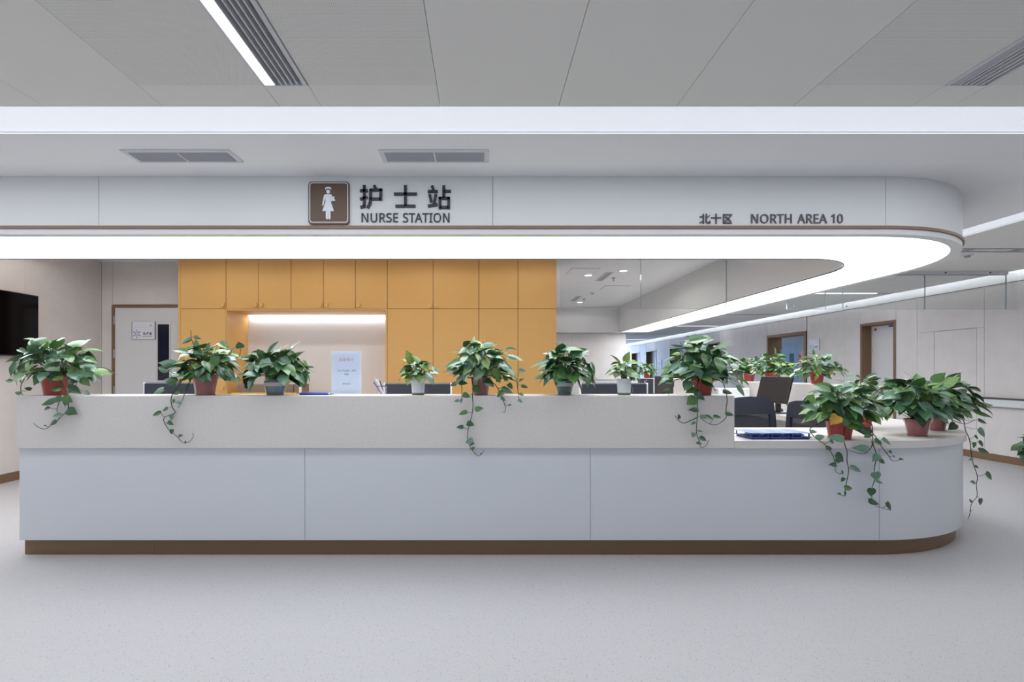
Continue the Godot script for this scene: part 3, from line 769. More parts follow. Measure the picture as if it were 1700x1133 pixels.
# ---------------------------------------------------------------- the place
func _ready() -> void:
	var cam := Camera3D.new()
	cam.name = "camera"
	cam.projection = Camera3D.PROJECTION_FRUSTUM
	cam.near = 0.05
	cam.far = 100.0
	cam.size = 0.05 * 1133.0 / 803.0
	cam.frustum_offset = Vector2(50.0, 50.5) / 803.0 * 0.05
	cam.position = Vector3(0, 1.268, 0)
	add_child(cam)
	cam.current = true
	var env := Environment.new()
	env.background_mode = Environment.BG_SKY
	var sky := ProceduralSkyMaterial.new()
	sky.sky_top_color = Color(0.55, 0.70, 0.95)
	sky.sky_horizon_color = Color(0.85, 0.92, 1.0)
	sky.ground_bottom_color = Color(0.55, 0.58, 0.60)
	sky.ground_horizon_color = Color(0.80, 0.85, 0.90)
	sky.sky_energy_multiplier = 0.5
	env.sky = Sky.new()
	env.sky.sky_material = sky
	env.tonemap_mode = Environment.TONE_MAPPER_LINEAR
	env.tonemap_exposure = 3.15
	env.sdfgi_enabled = true
	env.ssao_enabled = true
	env.ssil_enabled = true
	var we := WorldEnvironment.new()
	we.name = "world"
	we.environment = env
	add_child(we)
	materials()
	make_leaves()
	glow("lightbox", Color(0.97, 0.985, 1.0), 0.75)
	glow("strip_light", Color(0.88, 0.905, 0.96), 0.186)
	glow("lamp_light", Color(0.96, 0.98, 1.0), 0.8)
	glow("led", Color(1.0, 0.97, 0.92), 0.8)
	glow("down_lens", Color(1.0, 1.0, 1.0), 0.8)
	ring_light()
	strip_lights()
	shell()
	ceilings()
	fascia()
	counter()
	cabinets()
	signs()
	right_wall()
	left_side()
	station_inside()
	plants()

const WHITE_LIGHT := Color(0.95, 0.975, 1.0)

func ring_light() -> void:
	# the luminous ceiling band over the counter: front run, bend and side run
	var t := thing("lightbox_band", "glowing white light band curving under the signboard above the counter", "light", Vector3(0, 2.217, -3.4))
	var p := bend(-5.43, 3.42, 2.798, 1.205, 11.69)
	var q := bend(-5.43, 4.085, 2.765, 0.58, 11.69)
	var rq := q.duplicate()
	rq.reverse()
	var loop := p.duplicate()
	loop.append_array(rq)
	put(t, "diffuser", slab(loop, 0.004, 0.012), M.lightbox, Vector3(0, 0, 3.4))
	put(t, "edge_trim", slab(bend_wall(-5.43, 4.080, 2.765, 0.585, 11.69, 0.007), -0.004, 0.006), M.letter_grey, Vector3(0, 0, 3.4))
	area(t, "front_glow", Vector3(-1.33, 2.2, -3.75), Vector2(8.1, 0.66), 0.5, WHITE_LIGHT)
	area(t, "side_glow", Vector3(3.68, 2.2, -8.3), Vector2(0.66, 6.6), 0.6, WHITE_LIGHT)

func strip_lights() -> void:
	# the slimmer light slot between the panel ceiling and the smooth soffit, turning into the corridor on the right
	var t := thing("ceiling_light_slot", "long pale light slot between panel ceiling and smooth soffit", "light", Vector3(0, 2.62, -2.6))
	var loop := PackedVector2Array([Vector2(-5.43, 2.473), Vector2(4.836, 2.473), Vector2(4.836, 27.8), Vector2(4.585, 27.8), Vector2(4.585, 2.748), Vector2(-5.43, 2.748)])
	put(t, "diffuser", slab(loop, 0.012, 0.02), M.strip_light, Vector3(0, 0, 2.6))
	area(t, "front_glow", Vector3(-0.4, 2.625, -2.61), Vector2(9.9, 0.26), 0.6, WHITE_LIGHT)
	area(t, "side_glow", Vector3(4.71, 2.625, -9.0), Vector2(0.24, 12.4), 0.45, WHITE_LIGHT)

func shell() -> void:
	var f := struct("floor")
	bx(f, "floor_sheet", M.floor, -5.6, 10.2, -0.12, 0.0, -5.2, 28.2, 0.0)
	# left wall: panels with fine joints
	var wl := struct("wall_left")
	bx(wl, "core", M.gap, -5.62, -5.465, 0.0, 3.0, -5.2, 7.1, 0.0)
	var cuts := [-5.1, -3.6, -2.1, -0.6, 0.9, 2.4, 4.24, 5.755, 6.92]
	for k in cuts.size() - 1:
		bx(wl, "panel", M.wall, -5.465, -5.44, 0.0, 2.95, cuts[k] + 0.0015, cuts[k + 1] - 0.0015, 0.0015)
	var b := struct("baseboard_left")
	bx(b, "skirting", M.bronze, -5.44, -5.425, 0.0, 0.1, -5.1, 6.92, 0.001)
	# back wall of the bay on the left, with the treatment room door in it
	var wb := struct("wall_back")
	bx(wb, "core", M.gap, -5.62, 1.05, 0.0, 3.0, 6.95, 7.1, 0.0)
	bx(wb, "panel", M.wall, -5.44, -5.285, 0.0, 2.95, 6.92, 6.95, 0.0015)
	bx(wb, "panel", M.wall, -5.28, -4.12, 2.224, 2.95, 6.92, 6.95, 0.0015)
	bx(wb, "panel", M.wall, -4.115, -2.3, 0.0, 2.95, 6.92, 6.95, 0.0015)
	bx(wb, "panel", M.wall, -2.297, 1.04, 0.0, 2.95, 6.92, 6.95, 0.0015)
	# the block behind the station
	var wf := struct("wall_far")
	bx(wf, "core", M.gap, 1.0, 3.53, 0.0, 3.0, 12.0, 27.9, 0.0)
	bx(wf, "panel", M.wall, 1.0, 2.155, 0.0, 2.9, 11.97, 12.0, 0.0015)
	bx(wf, "panel", M.wall, 2.215, 3.53, 0.0, 2.9, 11.97, 12.0, 0.0015)
	bx(wf, "post", M.fascia, 2.155, 2.215, 0.0, 2.9, 11.98, 12.0, 0.0015)
	bx(wf, "panel", M.wall, 3.53, 3.56, 0.0, 2.62, 11.97, 27.9, 0.0015)
	var wi := struct("wall_inner")
	bx(wi, "panel", M.wall, 0.99, 1.05, 0.0, 2.9, 7.1, 12.0, 0.0)
	# behind the camera
	var wr := struct("wall_rear")
	for q in [[-5.6, -4.6, 0.0, 2.9], [2.4, 7.5, 0.0, 2.9], [-4.6, 2.4, 0.0, 0.8], [-4.6, 2.4, 2.45, 2.9]]:
		bx(wr, "panel", M.wall, q[0], q[1], q[2], q[3], -5.2, -5.06, 0.0)
	var wq := struct("window_2")
	bx(wq, "pane", M.window_glass, -4.6, 2.4, 0.8, 2.45, -5.14, -5.13, 0.0)
	for x in [-4.6, -2.85, -1.1, 0.65, 2.35]:
		bx(wq, "window_frame", M.fascia, x, x + 0.05, 0.8, 2.45, -5.17, -5.10, 0.002)
	area(wq, "daylight", Vector3(-1.1, 1.62, 5.04), Vector2(6.9, 1.6), 0.10, Color(0.78, 0.87, 1.0), Vector3(0, 0, 0))
	# the end of the corridor, with a window
	var we := struct("wall_corridor_end")
	bx(we, "panel", M.wall, 3.5, 4.2, 0.0, 2.9, 27.9, 28.05, 0.0)
	bx(we, "panel", M.wall, 6.6, 7.5, 0.0, 2.9, 27.9, 28.05, 0.0)
	bx(we, "panel", M.wall, 4.2, 6.6, 0.0, 0.8, 27.9, 28.05, 0.0)
	bx(we, "panel", M.wall, 4.2, 6.6, 2.3, 2.9, 27.9, 28.05, 0.0)
	var wn := struct("window_1")
	bx(wn, "pane", M.window_glass, 4.2, 6.6, 0.8, 2.3, 27.97, 27.98, 0.0)
	for x in [4.2, 5.38, 6.56]:
		bx(wn, "window_frame", M.fascia, x, x + 0.05, 0.8, 2.3, 27.93, 28.0, 0.002)
	area(wn, "daylight", Vector3(5.4, 1.55, -27.85), Vector2(2.4, 1.5), 3.0, Color(0.72, 0.84, 1.0), Vector3(0, PI, 0))

func lamp_unit(x: float, lit: bool, label: String) -> void:
	# a linear ceiling unit: light on its left, four air blades on its right
	var t := thing("linear_ceiling_light", label, "ceiling light", Vector3(x + 0.105, 2.62, -0.4), "linear lights with air slots")
	var d0 := -3.2
	var d1 := 2.283
	bx(t, "frame", M.vent_white, x, x + 0.011, 2.612, 2.66, d0, d1, 0.001)
	bx(t, "frame", M.vent_white, x + 0.19, x + 0.21, 2.614, 2.66, d0, d1, 0.001)
	bx(t, "frame", M.vent_white, x + 0.011, x + 0.19, 2.614, 2.66, d1 - 0.006, d1, 0.001)
	bx(t, "diffuser", M.lamp_light if lit else M.lens_off, x + 0.012, x + 0.059, 2.618, 2.63, d0, d1 - 0.006, 0.001)
	bx(t, "frame", M.vent_white, x + 0.0595, x + 0.0645, 2.613, 2.66, d0, d1 - 0.006, 0.001)
	bx(t, "slot_back", M.dark, x + 0.0645, x + 0.19, 2.70, 2.71, d0, d1, 0.0)
	for k in 4:
		var bx0 := x + 0.0845 + k * 0.0257
		bx(t, "blade", M.vent_white, bx0, bx0 + 0.0075, 2.616, 2.66, d0, d1 - 0.006, 0.001)
	if lit:
		area(t, "lamp_glow", Vector3(x + 0.0355, 2.612, 0.45), Vector2(0.05, 5.4), 2.6, WHITE_LIGHT)

func ceilings() -> void:
	var c := struct("ceiling")
	bx(c, "slab", M.gap, -5.62, 10.2, 3.0, 3.1, -5.2, 28.2, 0.0)
	# long panels over the waiting side; the perforated ones end in a plain margin
	var xs := [-5.43, -4.445, -4.23, -3.435, -2.832, -2.23, -1.626, -1.032, -0.819, -0.2125, 0.391, 0.992, 1.585, 2.186, 2.396, 3.0, 3.6, 4.2, 4.8, 5.4, 5.61, 6.2, 6.8, 7.157]
	var units := [[-4.445, true], [-1.032, true], [2.186, false], [5.4, true]]
	for k in xs.size() - 1:
		var x0: float = xs[k] + 0.001
		var x1: float = xs[k + 1] - 0.001
		var is_unit := false
		for u in units:
			if is_equal_approx(u[0], xs[k]):
				is_unit = true
		if is_unit:
			bx(c, "panel", M.ceiling, x0, x1, 2.62, 2.64, 2.286, 5.30 if x0 > 4.84 else 2.470, 0.001)
			bx(c, "panel", M.ceiling, x0, x1, 2.62, 2.64, -5.06, -3.205, 0.001)
		elif x0 > 4.83 or x1 > 4.84:
			bx(c, "panel", M.ceiling, maxf(x0, 4.837), x1, 2.62, 2.64, -5.06, 5.30, 0.001)
		elif k in [6, 8, 12, 14]:
			bx(c, "panel", M.perforated, x0, x1, 2.62, 2.64, -5.06, 2.286, 0.0005)
			bx(c, "panel_margin", M.ceiling, x0, x1, 2.62, 2.64, 2.286, 2.470, 0.0005)
		else:
			bx(c, "panel", M.ceiling, x0, x1, 2.62, 2.64, -5.06, 2.470, 0.001)
	lamp_unit(-4.445, true, "linear light with air slots on the ceiling at far left")
	lamp_unit(-1.032, true, "lit white linear light with air slots beside it in the panel ceiling")
	lamp_unit(5.4, true, "linear light with air slots on the ceiling at far right")
	lamp_unit(2.186, false, "switched-off grey linear light with air slots at upper right")
	# smooth soffit round the station
	var sf := struct("ceiling_soffit")
	var outer := PackedVector2Array([Vector2(-5.43, 2.748), Vector2(4.585, 2.748), Vector2(4.585, 27.8), Vector2(3.55, 27.8), Vector2(3.55, 11.95)])
	var inner := bend(-5.43, 3.41, 2.798, 1.217, 11.95)
	inner.reverse()
	outer.append_array(inner)
	put(sf, "board", slab(outer, 2.62, 2.645), M.plaster)
	# higher ceiling inside the station
	bx(sf, "inner_board", M.plaster, -5.43, 4.06, 2.833, 2.86, 3.45, 11.95, 0.0)
	bx(sf, "light_lining", M.plaster, -5.43, 4.836, 2.645, 2.66, 2.40, 2.80, 0.0)
	# corridor ceiling in wide panels between cross strips
	var cc := struct("ceiling_corridor")
	var ds := [5.49, 8.34, 11.45, 14.35, 17.45, 20.5, 23.6, 27.8]
	for k in ds.size() - 1:
		var d0: float = ds[k] + (0.002 if k == 0 else 0.135)
		for x in [[4.837, 5.995], [5.998, 7.157]]:
			bx(cc, "panel", M.ceiling, x[0], x[1], 2.62, 2.64, d0, ds[k + 1] - 0.002, 0.001)
	cross_strip(5.32, "grey air strip across corridor ceiling in front of the glass curtain", false, 7.12)
	cross_strip(8.34, "lit linear light across corridor ceiling behind the glass curtain", true, 6.84)
	cross_strip(11.45, "dark air strip across corridor ceiling above the open ward door", false, 7.0)
	cross_strip(14.35, "second lit linear light across corridor ceiling further back", true, 7.0)
	cross_strip(17.45, "dark air strip across the far corridor ceiling", false, 7.0)
	cross_strip(20.5, "lit linear light across the far end of corridor ceiling", true, 7.0)
	cross_strip(23.6, "last air strip across the corridor ceiling", false, 7.0)
	# soffit vents over the signboard
	vent(-2.207, -1.537, 2.942, 3.121, "white slotted air vent in soffit above the left of the signboard")
	vent(-0.632, 0.044, 2.942, 3.121, "white slotted air vent in soffit above the nurse station lettering")
	# fittings in the inner ceiling
	downlight(1.726, 7.85, "round downlight overlapping the access panel in station ceiling")
	downlight(2.197, 7.507, "round downlight nearest the glass curtain joint in station ceiling")
	downlight(2.213, 10.93, "round downlight furthest back in station ceiling", 0.05)
	for k in 5:
		downlight(-4.7 + 1.35 * k, 5.35, ["round downlight in station ceiling nearest the television", "round downlight in station ceiling before the tall left cabinet", "round downlight in station ceiling before the lit niche", "round downlight in station ceiling before the knobbed tall cabinet", "round downlight in station ceiling before the plain right cabinet"][k], 0.13)
	for a in [[1.345, 1.79, 7.30, 7.786, "square access panel in station ceiling nearest the orange cabinets"], [2.24, 2.70, 8.79, 9.24, "square access panel in station ceiling further from the cabinets"]]:
		var t := thing("access_panel", a[4], "ceiling panel", Vector3((a[0] + a[1]) / 2, 2.828, -(a[2] + a[3]) / 2), "access panels in the station ceiling")
		bx(t, "frame", M.vent_white, a[0], a[1], 2.826, 2.8335, a[2], a[3], 0.002)
		bx(t, "flap", M.plaster, a[0] + 0.02, a[1] - 0.02, 2.823, 2.827, a[2] + 0.02, a[3] - 0.02, 0.001)
	for a in [[1.97, 2.06, 7.63, 8.30, "narrow grey air grille beside the nearer sprinkler"], [1.967, 2.06, 10.05, 10.69, "narrow grey air grille beside the furthest downlight"]]:
		var t := thing("air_grille", a[4], "air vent", Vector3((a[0] + a[1]) / 2, 2.828, -(a[2] + a[3]) / 2), "air grilles in the station ceiling")
		bx(t, "frame", M.vent_white, a[0] - 0.02, a[1] + 0.02, 2.824, 2.8335, a[2] - 0.02, a[3] + 0.02, 0.002)
		for k in 4:
			var x: float = lerpf(a[0], a[1], k / 4.0)
			bx(t, "blade", M.vent_blade, x + 0.004, x + 0.019, 2.818, 2.8235, a[2], a[3], 0.001)
	for a in [[2.2, 8.08, 2.833, "small grey sprinkler head beside the nearer air grille"], [2.2, 10.43, 2.833, "small grey sprinkler head beside the further air grille"], [6.12, 5.42, 2.62, "chrome sprinkler head on the corridor ceiling at right"]]:
		var t := thing("sprinkler", a[3], "sprinkler", Vector3(a[0], a[2], -a[1]), "ceiling sprinklers")
		put(t, "plate", lathe([Vector2(0, -0.012), Vector2(0.03, -0.010), Vector2(0.04, 0.0)], 20), M.vent_blade)
		put(t, "nozzle", lathe([Vector2(0, -0.06), Vector2(0.02, -0.058), Vector2(0.02, -0.054), Vector2(0.006, -0.05), Vector2(0.009, -0.03), Vector2(0.012, -0.01)], 14), M.steel)
	for a in [[2.195, 9.6, 2.833, "flat white smoke detector between the two air grilles"], [5.62, 5.60, 2.62, "white smoke detector on corridor ceiling beside the air strip"]]:
		var t := thing("smoke_detector", a[3], "smoke detector", Vector3(a[0], a[2], -a[1]), "smoke detectors")
		put(t, "base", lathe([Vector2(0, -0.015), Vector2(0.05, -0.014), Vector2(0.055, 0.0)], 24), M.vent_white)
		put(t, "sensor", lathe([Vector2(0, -0.035), Vector2(0.025, -0.033), Vector2(0.03, -0.015)], 20), M.vent_blade)

func cross_strip(d: float, label: String, lit: bool, x1: float) -> void:
	var t := thing("corridor_ceiling_strip", label, "ceiling light" if lit else "air vent", Vector3((4.84 + x1) / 2, 2.62, -d - 0.065), "cross strips in the corridor ceiling")
	bx(t, "tray", M.vent_blade, 4.84, 7.15, 2.625, 2.64, d, d + 0.135, 0.001)
	if lit:
		bx(t, "diffuser", M.lamp_light, 4.9, x1, 2.617, 2.625, d + 0.02, d + 0.075, 0.001)
		bx(t, "slot", M.letter_grey, 4.9, x1, 2.621, 2.626, d + 0.085, d + 0.125, 0.001)
		area(t, "lamp_glow", Vector3((4.9 + x1) / 2, 2.61, -d - 0.047), Vector2(x1 - 4.9, 0.06), 1.2, WHITE_LIGHT)
	else:
		for k in 4:
			var x := 4.92 + k * 0.55
			bx(t, "grille", M.vent_white if d < 8.0 else M.vent_blade, x, x + 0.42, 2.617, 2.625, d + 0.02, d + 0.11, 0.001)

func vent(x0: float, x1: float, d0: float, d1: float, label: String) -> void:
	var t := thing("air_vent", label, "air vent", Vector3((x0 + x1) / 2, 2.62, -(d0 + d1) / 2), "slotted vents in the soffit")
	var fr := 0.03
	bx(t, "frame", M.vent_white, x0, x1, 2.612, 2.6205, d0, d0 + fr, 0.002)
	bx(t, "frame", M.vent_white, x0, x1, 2.612, 2.6205, d1 - fr, d1, 0.002)
	bx(t, "frame", M.vent_white, x0, x0 + fr, 2.612, 2.6205, d0 + fr, d1 - fr, 0.002)
	bx(t, "frame", M.vent_white, x1 - fr, x1, 2.612, 2.6205, d0 + fr, d1 - fr, 0.002)
	bx(t, "back", M.dark, x0 + fr, x1 - fr, 2.6175, 2.6198, d0 + fr, d1 - fr, 0.0)
	bx(t, "mullion", M.vent_white, (x0 + x1) / 2 - 0.005, (x0 + x1) / 2 + 0.005, 2.607, 2.616, d0 + fr, d1 - fr, 0.001)
	for s in 2:
		var a := x0 + fr if s == 0 else (x0 + x1) / 2 + 0.005
		var b := (x0 + x1) / 2 - 0.005 if s == 0 else x1 - fr
		for k in 5:
			var d := lerpf(d0 + fr + 0.012, d1 - fr - 0.012, k / 4.0)
			put(t, "blade", rbox(Vector3(b - a, 0.0025, 0.017), 0.0005), M.vent_blade, Vector3((a + b) / 2, 2.611, -d) - t.position, Vector3(-0.35, 0, 0))

func downlight(x: float, d: float, label: String, power := 0.16) -> void:
	var t := thing("downlight", label, "downlight", Vector3(x, 2.833, -d), "downlights in the station ceiling")
	put(t, "trim", lathe([Vector2(0.062, -0.006), Vector2(0.078, -0.005), Vector2(0.08, 0.0)], 28), M.vent_white)
	put(t, "diffuser", lathe([Vector2(0, -0.008), Vector2(0.062, -0.006)], 28), M.down_lens)
	var l := SpotLight3D.new()
	l.name = "lamp_glow"
	l.light_energy = power
	l.light_color = Color(1.0, 0.98, 0.95)
	l.light_size = 0.05
	l.spot_range = 30.0
	l.spot_attenuation = 2.0
	l.spot_angle = 86.0
	l.spot_angle_attenuation = 0.25
	l.shadow_enabled = true
	t.add_child(l)
	l.position = Vector3(0, -0.03, 0)
	l.rotation.x = -PI / 2

func fascia() -> void:
	# the hanging signboard band: upper face in panels, bronze line, lower rim
	var t := thing("signboard_band", "white curved signboard band with bronze line hanging above the counter", "fascia", Vector3(0, 2.217, -3.35))
	var o := Vector3(0, -2.217, 3.35)
	var db := 11.9
	# straight panels, the bend and the side
	for a in [[-5.43, -2.655], [-2.652, 0.0735], [0.0765, 2.795]]:
		bx(t, "face_panel", M.fascia, a[0], a[1], 2.2757, 2.6193, 3.35, 3.38, 0.0008)
	bx(t, "backing", M.fascia, -5.43, 2.80, 2.276, 2.6193, 3.382, 3.40, 0.0)
	var p := bend(2.798, 3.35, 2.798, 1.277, db)
	var q := bend(2.798, 3.38, 2.798, 1.247, db)
	q.reverse()
	p.append_array(q)
	p.remove_at(0)
	p.remove_at(p.size() - 1)
	put(t, "bend_panel", slab(p, 2.2757, 2.6193), M.fascia, o)
	put(t, "bronze_line", slab(bend_wall(-5.43, 3.338, 2.798, 1.289, db, 0.05), 2.2565, 2.2755), M.bronze, o)
	put(t, "rim", slab(bend_wall(-5.43, 3.35, 2.798, 1.277, db, 0.067), 2.218, 2.2565), M.fascia, o)
	bx(t, "far_beam_upper", M.fascia, 1.052, 3.34, 2.6195, 2.8325, 11.70, 11.80, 0.001)
	# inside of the ring
	put(t, "inner_face", slab(bend_wall(-5.43, 4.09, 2.765, 0.575, 11.7, 0.025), 2.221, 2.8325), M.fascia, o)
	bx(t, "far_beam", M.fascia, 1.052, 4.07, 2.217, 2.6195, 11.70, 11.94, 0.002)

func counter() -> void:
	var t := thing("nurse_station_counter", "long white reception counter with rounded right end and bronze kick plate", "counter", Vector3(0, 0, -3.6))
	var o := Vector3(0, 0, 3.6)
	bx(t, "raised_ledge", M.laminate, -3.165, 1.719, 0.744, 1.102, 3.29, 3.54, 0.003)
	for a in [[-3.165, -1.2135], [-1.2105, 0.7405], [0.7435, 2.7185]]:
		bx(t, "front_panel", M.counter_white, a[0], a[1], 0.112, 0.744, 3.31, 3.335, 0.001)
	var p := bend(2.7215, 3.31, 2.7215, 1.374, 10.7)
	var q := bend(2.7215, 3.335, 2.7215, 1.349, 10.7)
	q.reverse()
	p.append_array(q)
	p.remove_at(0)
	p.remove_at(p.size() - 1)
	put(t, "bend_panel", slab(p, 0.112, 0.744), M.counter_white, o)
	bx(t, "end_panel", M.counter_white, -3.165, -3.14, 0.112, 0.744, 3.336, 4.15, 0.001)
	bx(t, "kick_plate", M.bronze, -3.166, -2.268, 0.0, 0.1115, 3.35, 3.37, 0.0008)
	put(t, "kick_plate", slab(bend_wall(-2.2665, 3.35, 2.7215, 1.334, 10.7, 0.02), 0.0, 0.1115), M.bronze, o)
	bx(t, "kick_plate", M.bronze, -3.166, -3.146, 0.0, 0.1115, 3.371, 4.15, 0.0008)
	# low desk with the round end, running back along the right side
	var d := PackedVector2Array([Vector2(1.7195, 3.29)])
	var arc := bend(1.72, 3.29, 2.7215, 1.394, 5.36)
	for k in range(1, arc.size()):
		d.append(arc[k])
	for v in [Vector2(3.715, 5.36), Vector2(3.715, 10.4), Vector2(3.2, 10.4), Vector2(3.2, 5.2), Vector2(3.19, 4.75), Vector2(3.16, 4.42), Vector2(3.10, 4.22), Vector2(2.98, 4.12), Vector2(2.86, 4.09), Vector2(1.7195, 4.09)]:
		d.append(v)
	put(t, "desk_top", slab(d, 0.744, 0.794), M.laminate, o)
	bx(t, "modesty_panel", M.wall, 1.75, 2.6, 0.15, 0.743, 4.0, 4.02, 0.001)
	# raised ledge along the right side and the short return at the back
	bx(t, "side_ledge", M.laminate, 3.716, 4.115, 0.744, 1.122, 5.362, 10.7, 0.003)
	bx(t, "return_front", M.counter_white, 2.2, 3.7155, 0.0, 1.09, 10.45, 10.5, 0.002)
	bx(t, "return_top", M.laminate, 2.2, 3.7155, 1.09, 1.122, 10.42, 10.7, 0.002)
	# work surface behind the raised part
	bx(t, "work_surface", M.laminate, -3.139, 1.718, 0.72, 0.744, 3.541, 4.15, 0.002)
	for x in [-3.1, -1.2, 0.7, 1.69]:
		bx(t, "support_panel", M.counter_white, x, x + 0.025, 0.0, 0.7195, 3.56, 4.1, 0.001)

func door_leaf(t: Node3D, x0: float, x1: float, y0: float, y1: float, d: float, knob: float, knob_y: float) -> void:
	var o := bx(t, "door", M.orange, x0 + 0.0028, x1 - 0.0028, y0 + 0.0028, y1 - 0.0028, d, d + 0.018, 0.001)
	if knob != 0.0:
		# a small cup pull, open at the lower outer corner
		var st := begin()
		add_prism(st, round_rect(0.044, 0.056, 0.016, 4), 0.004, 0.026)
		add_prism(st, round_rect(0.030, 0.040, 0.012, 4), 0.0, 0.006)
		put(o, "knob", st.commit(), M.orange_knob, Vector3(knob, knob_y, -d) - origin(o))

func cabinets() -> void:
	var fd := 6.33
	var bk := 6.918
	# tall cabinet at the left end
	var a := thing("tall_cabinet", "orange tall cabinet at left end beside the treatment room door", "cabinet", Vector3(-3.66, 0, -6.6), "orange wall cabinets")
	bx(a, "body", M.carcass, -3.976, -3.350, 0.0, 2.80, fd + 0.019, bk, 0.001)
	bx(a, "side_panel", M.orange, -3.976, -3.948, 0.0, 2.80, fd, fd + 0.019, 0.001)
	door_leaf(a, -3.948, -3.350, 2.088, 2.80, fd, -3.384, 2.14)
	door_leaf(a, -3.948, -3.350, 0.08, 2.088, fd, -3.395, 1.05)
	# wall cabinets over the niche
	var b := thing("wall_cabinet", "orange two-door wall cabinet over the left half of the niche", "cabinet", Vector3(-2.92, 2.088, -6.6), "orange wall cabinets")
	bx(b, "body", M.carcass, -3.349, -2.499, 2.075, 2.80, fd + 0.019, bk, 0.001)
	bx(b, "bottom_rail", M.orange, -3.349, -2.499, 2.075, 2.088, fd, fd + 0.019, 0.001)
	door_leaf(b, -3.349, -2.924, 2.088, 2.80, fd, -2.962, 2.138)
	door_leaf(b, -2.924, -2.499, 2.088, 2.80, fd, -2.882, 2.138)
	var c := thing("wall_cabinet", "orange two-door wall cabinet over the middle of the niche", "cabinet", Vector3(-2.07, 2.088, -6.6), "orange wall cabinets")
	bx(c, "body", M.carcass, -2.498, -1.656, 2.075, 2.80, fd + 0.019, bk, 0.001)
	bx(c, "bottom_rail", M.orange, -2.498, -1.656, 2.075, 2.088, fd, fd + 0.019, 0.001)
	door_leaf(c, -2.498, -2.073, 2.088, 2.80, fd, -2.112, 2.138)
	door_leaf(c, -2.073, -1.656, 2.088, 2.80, fd, -2.03, 2.138)
	var e := thing("wall_cabinet", "orange single-door wall cabinet over the right end of the niche", "cabinet", Vector3(-1.44, 2.088, -6.6), "orange wall cabinets")
	bx(e, "body", M.carcass, -1.655, -1.238, 2.075, 2.80, fd + 0.019, bk, 0.001)
	bx(e, "bottom_rail", M.orange, -1.655, -1.238, 2.075, 2.088, fd, fd + 0.019, 0.001)
	door_leaf(e, -1.655, -1.238, 2.088, 2.80, fd, -1.614, 2.138)
	# niche
	var n := thing("cabinet_niche", "lit white niche with worktop between the orange cabinets", "niche", Vector3(-2.3, 0, -6.6))
	bx(n, "side_panel", M.orange, -3.349, -3.337, 0.0, 2.0745, fd, bk, 0.001)
	bx(n, "side_panel", M.orange, -1.262, -1.238, 0.0, 2.0745, fd, bk, 0.001)
	bx(n, "top_panel", M.orange, -3.3365, -1.2625, 2.066, 2.0745, fd, 6.859, 0.001)
	bx(n, "back_panel", M.niche_back, -3.3365, -1.2625, 0.76, 2.0745, 6.90, bk, 0.0)
	bx(n, "worktop", M.orange, -3.3365, -1.2625, 0.72, 0.76, fd - 0.02, bk, 0.002)
	bx(n, "base", M.orange, -3.3365, -1.2625, 0.0, 0.72, fd + 0.02, bk, 0.001)
	var led := bx(n, "led_strip", M.led, -3.32, -1.28, 2.050, 2.066, 6.862, 6.899, 0.002)
	led.set_meta("label", "glowing white light strip along the niche top")
	area(n, "niche_glow", Vector3(-2.3, 2.045, -6.875), Vector2(2.0, 0.035), 1.5, Color(0.94, 0.97, 1.0), Vector3(-PI / 2, 0, 0))
	# tall cabinets right of the niche
	var g := thing("tall_cabinet", "orange tall double cabinet with knobs right of the lit niche", "cabinet", Vector3(-0.64, 0, -6.6), "orange wall cabinets")
	bx(g, "body", M.carcass, -1.237, -0.040, 0.0, 2.80, fd + 0.019, bk, 0.001)
	door_leaf(g, -1.237, -0.638, 2.088, 2.80, fd, -0.676, 2.128)
	door_leaf(g, -0.638, -0.040, 2.088, 2.80, fd, -0.596, 2.128)
	door_leaf(g, -1.237, -0.638, 0.08, 2.088, fd, 0.0, 0.0)
	door_leaf(g, -0.638, -0.040, 0.08, 2.088, fd, 0.0, 0.0)
	var h := thing("tall_cabinet", "orange tall cabinet of narrow plain panels at the right end", "cabinet", Vector3(0.47, 0, -6.6), "orange wall cabinets")
	bx(h, "body", M.carcass, -0.039, 0.977, 0.0, 2.80, fd + 0.019, bk, 0.001)
	door_leaf(h, -0.039, 0.473, 2.088, 2.80, fd, 0.0, 0.0)
	door_leaf(h, 0.473, 0.977, 2.088, 2.80, fd, 0.0, 0.0)
	door_leaf(h, -0.039, 0.473, 0.08, 2.088, fd, 0.0, 0.0)
	door_leaf(h, 0.473, 0.977, 0.08, 2.088, fd, 0.0, 0.0)
	# things in the niche
	var k := thing("storage_box", "long grey-brown storage box with a finger hole in the niche", "box", Vector3(-2.86, 0.76, -6.46))
	bx(k, "carton", M.box_brown, -3.245, -2.50, 0.7606, 1.095, 6.42, 6.52, 0.003)
	var hole := begin()
	add_prism(hole, circle(0.014, 16), 0.0, 0.003)
	put(k, "finger_hole", hole.commit(), M.dark, Vector3(-3.14, 1.06, -6.42) - k.position)
	var k2 := thing("file_box", "upright grey-brown file box with white spine label in the niche", "box", Vector3(-2.43, 0.76, -6.5))
	bx(k2, "carton", M.box_brown, -2.485, -2.375, 0.7606, 1.10, 6.40, 6.65, 0.003)
	bx(k2, "spine_label", M.paper, -2.42, -2.385, 0.93, 1.06, 6.397, 6.40, 0.0005)
	var y := thing("yellow_tray", "yellow plastic tray in front of the storage box", "tray", Vector3(-2.85, 0.76, -6.36))
	bx(y, "front", M.yellow, -3.28, -2.42, 0.7606, 0.99, 6.325, 6.335, 0.002)
	bx(y, "floor_plate", M.yellow, -3.28, -2.42, 0.7606, 0.77, 6.335, 6.394, 0.001)
	for x in [-3.28, -2.43]:
		bx(y, "side", M.yellow, x, x + 0.01, 0.77, 0.98, 6.335, 6.394, 0.001)

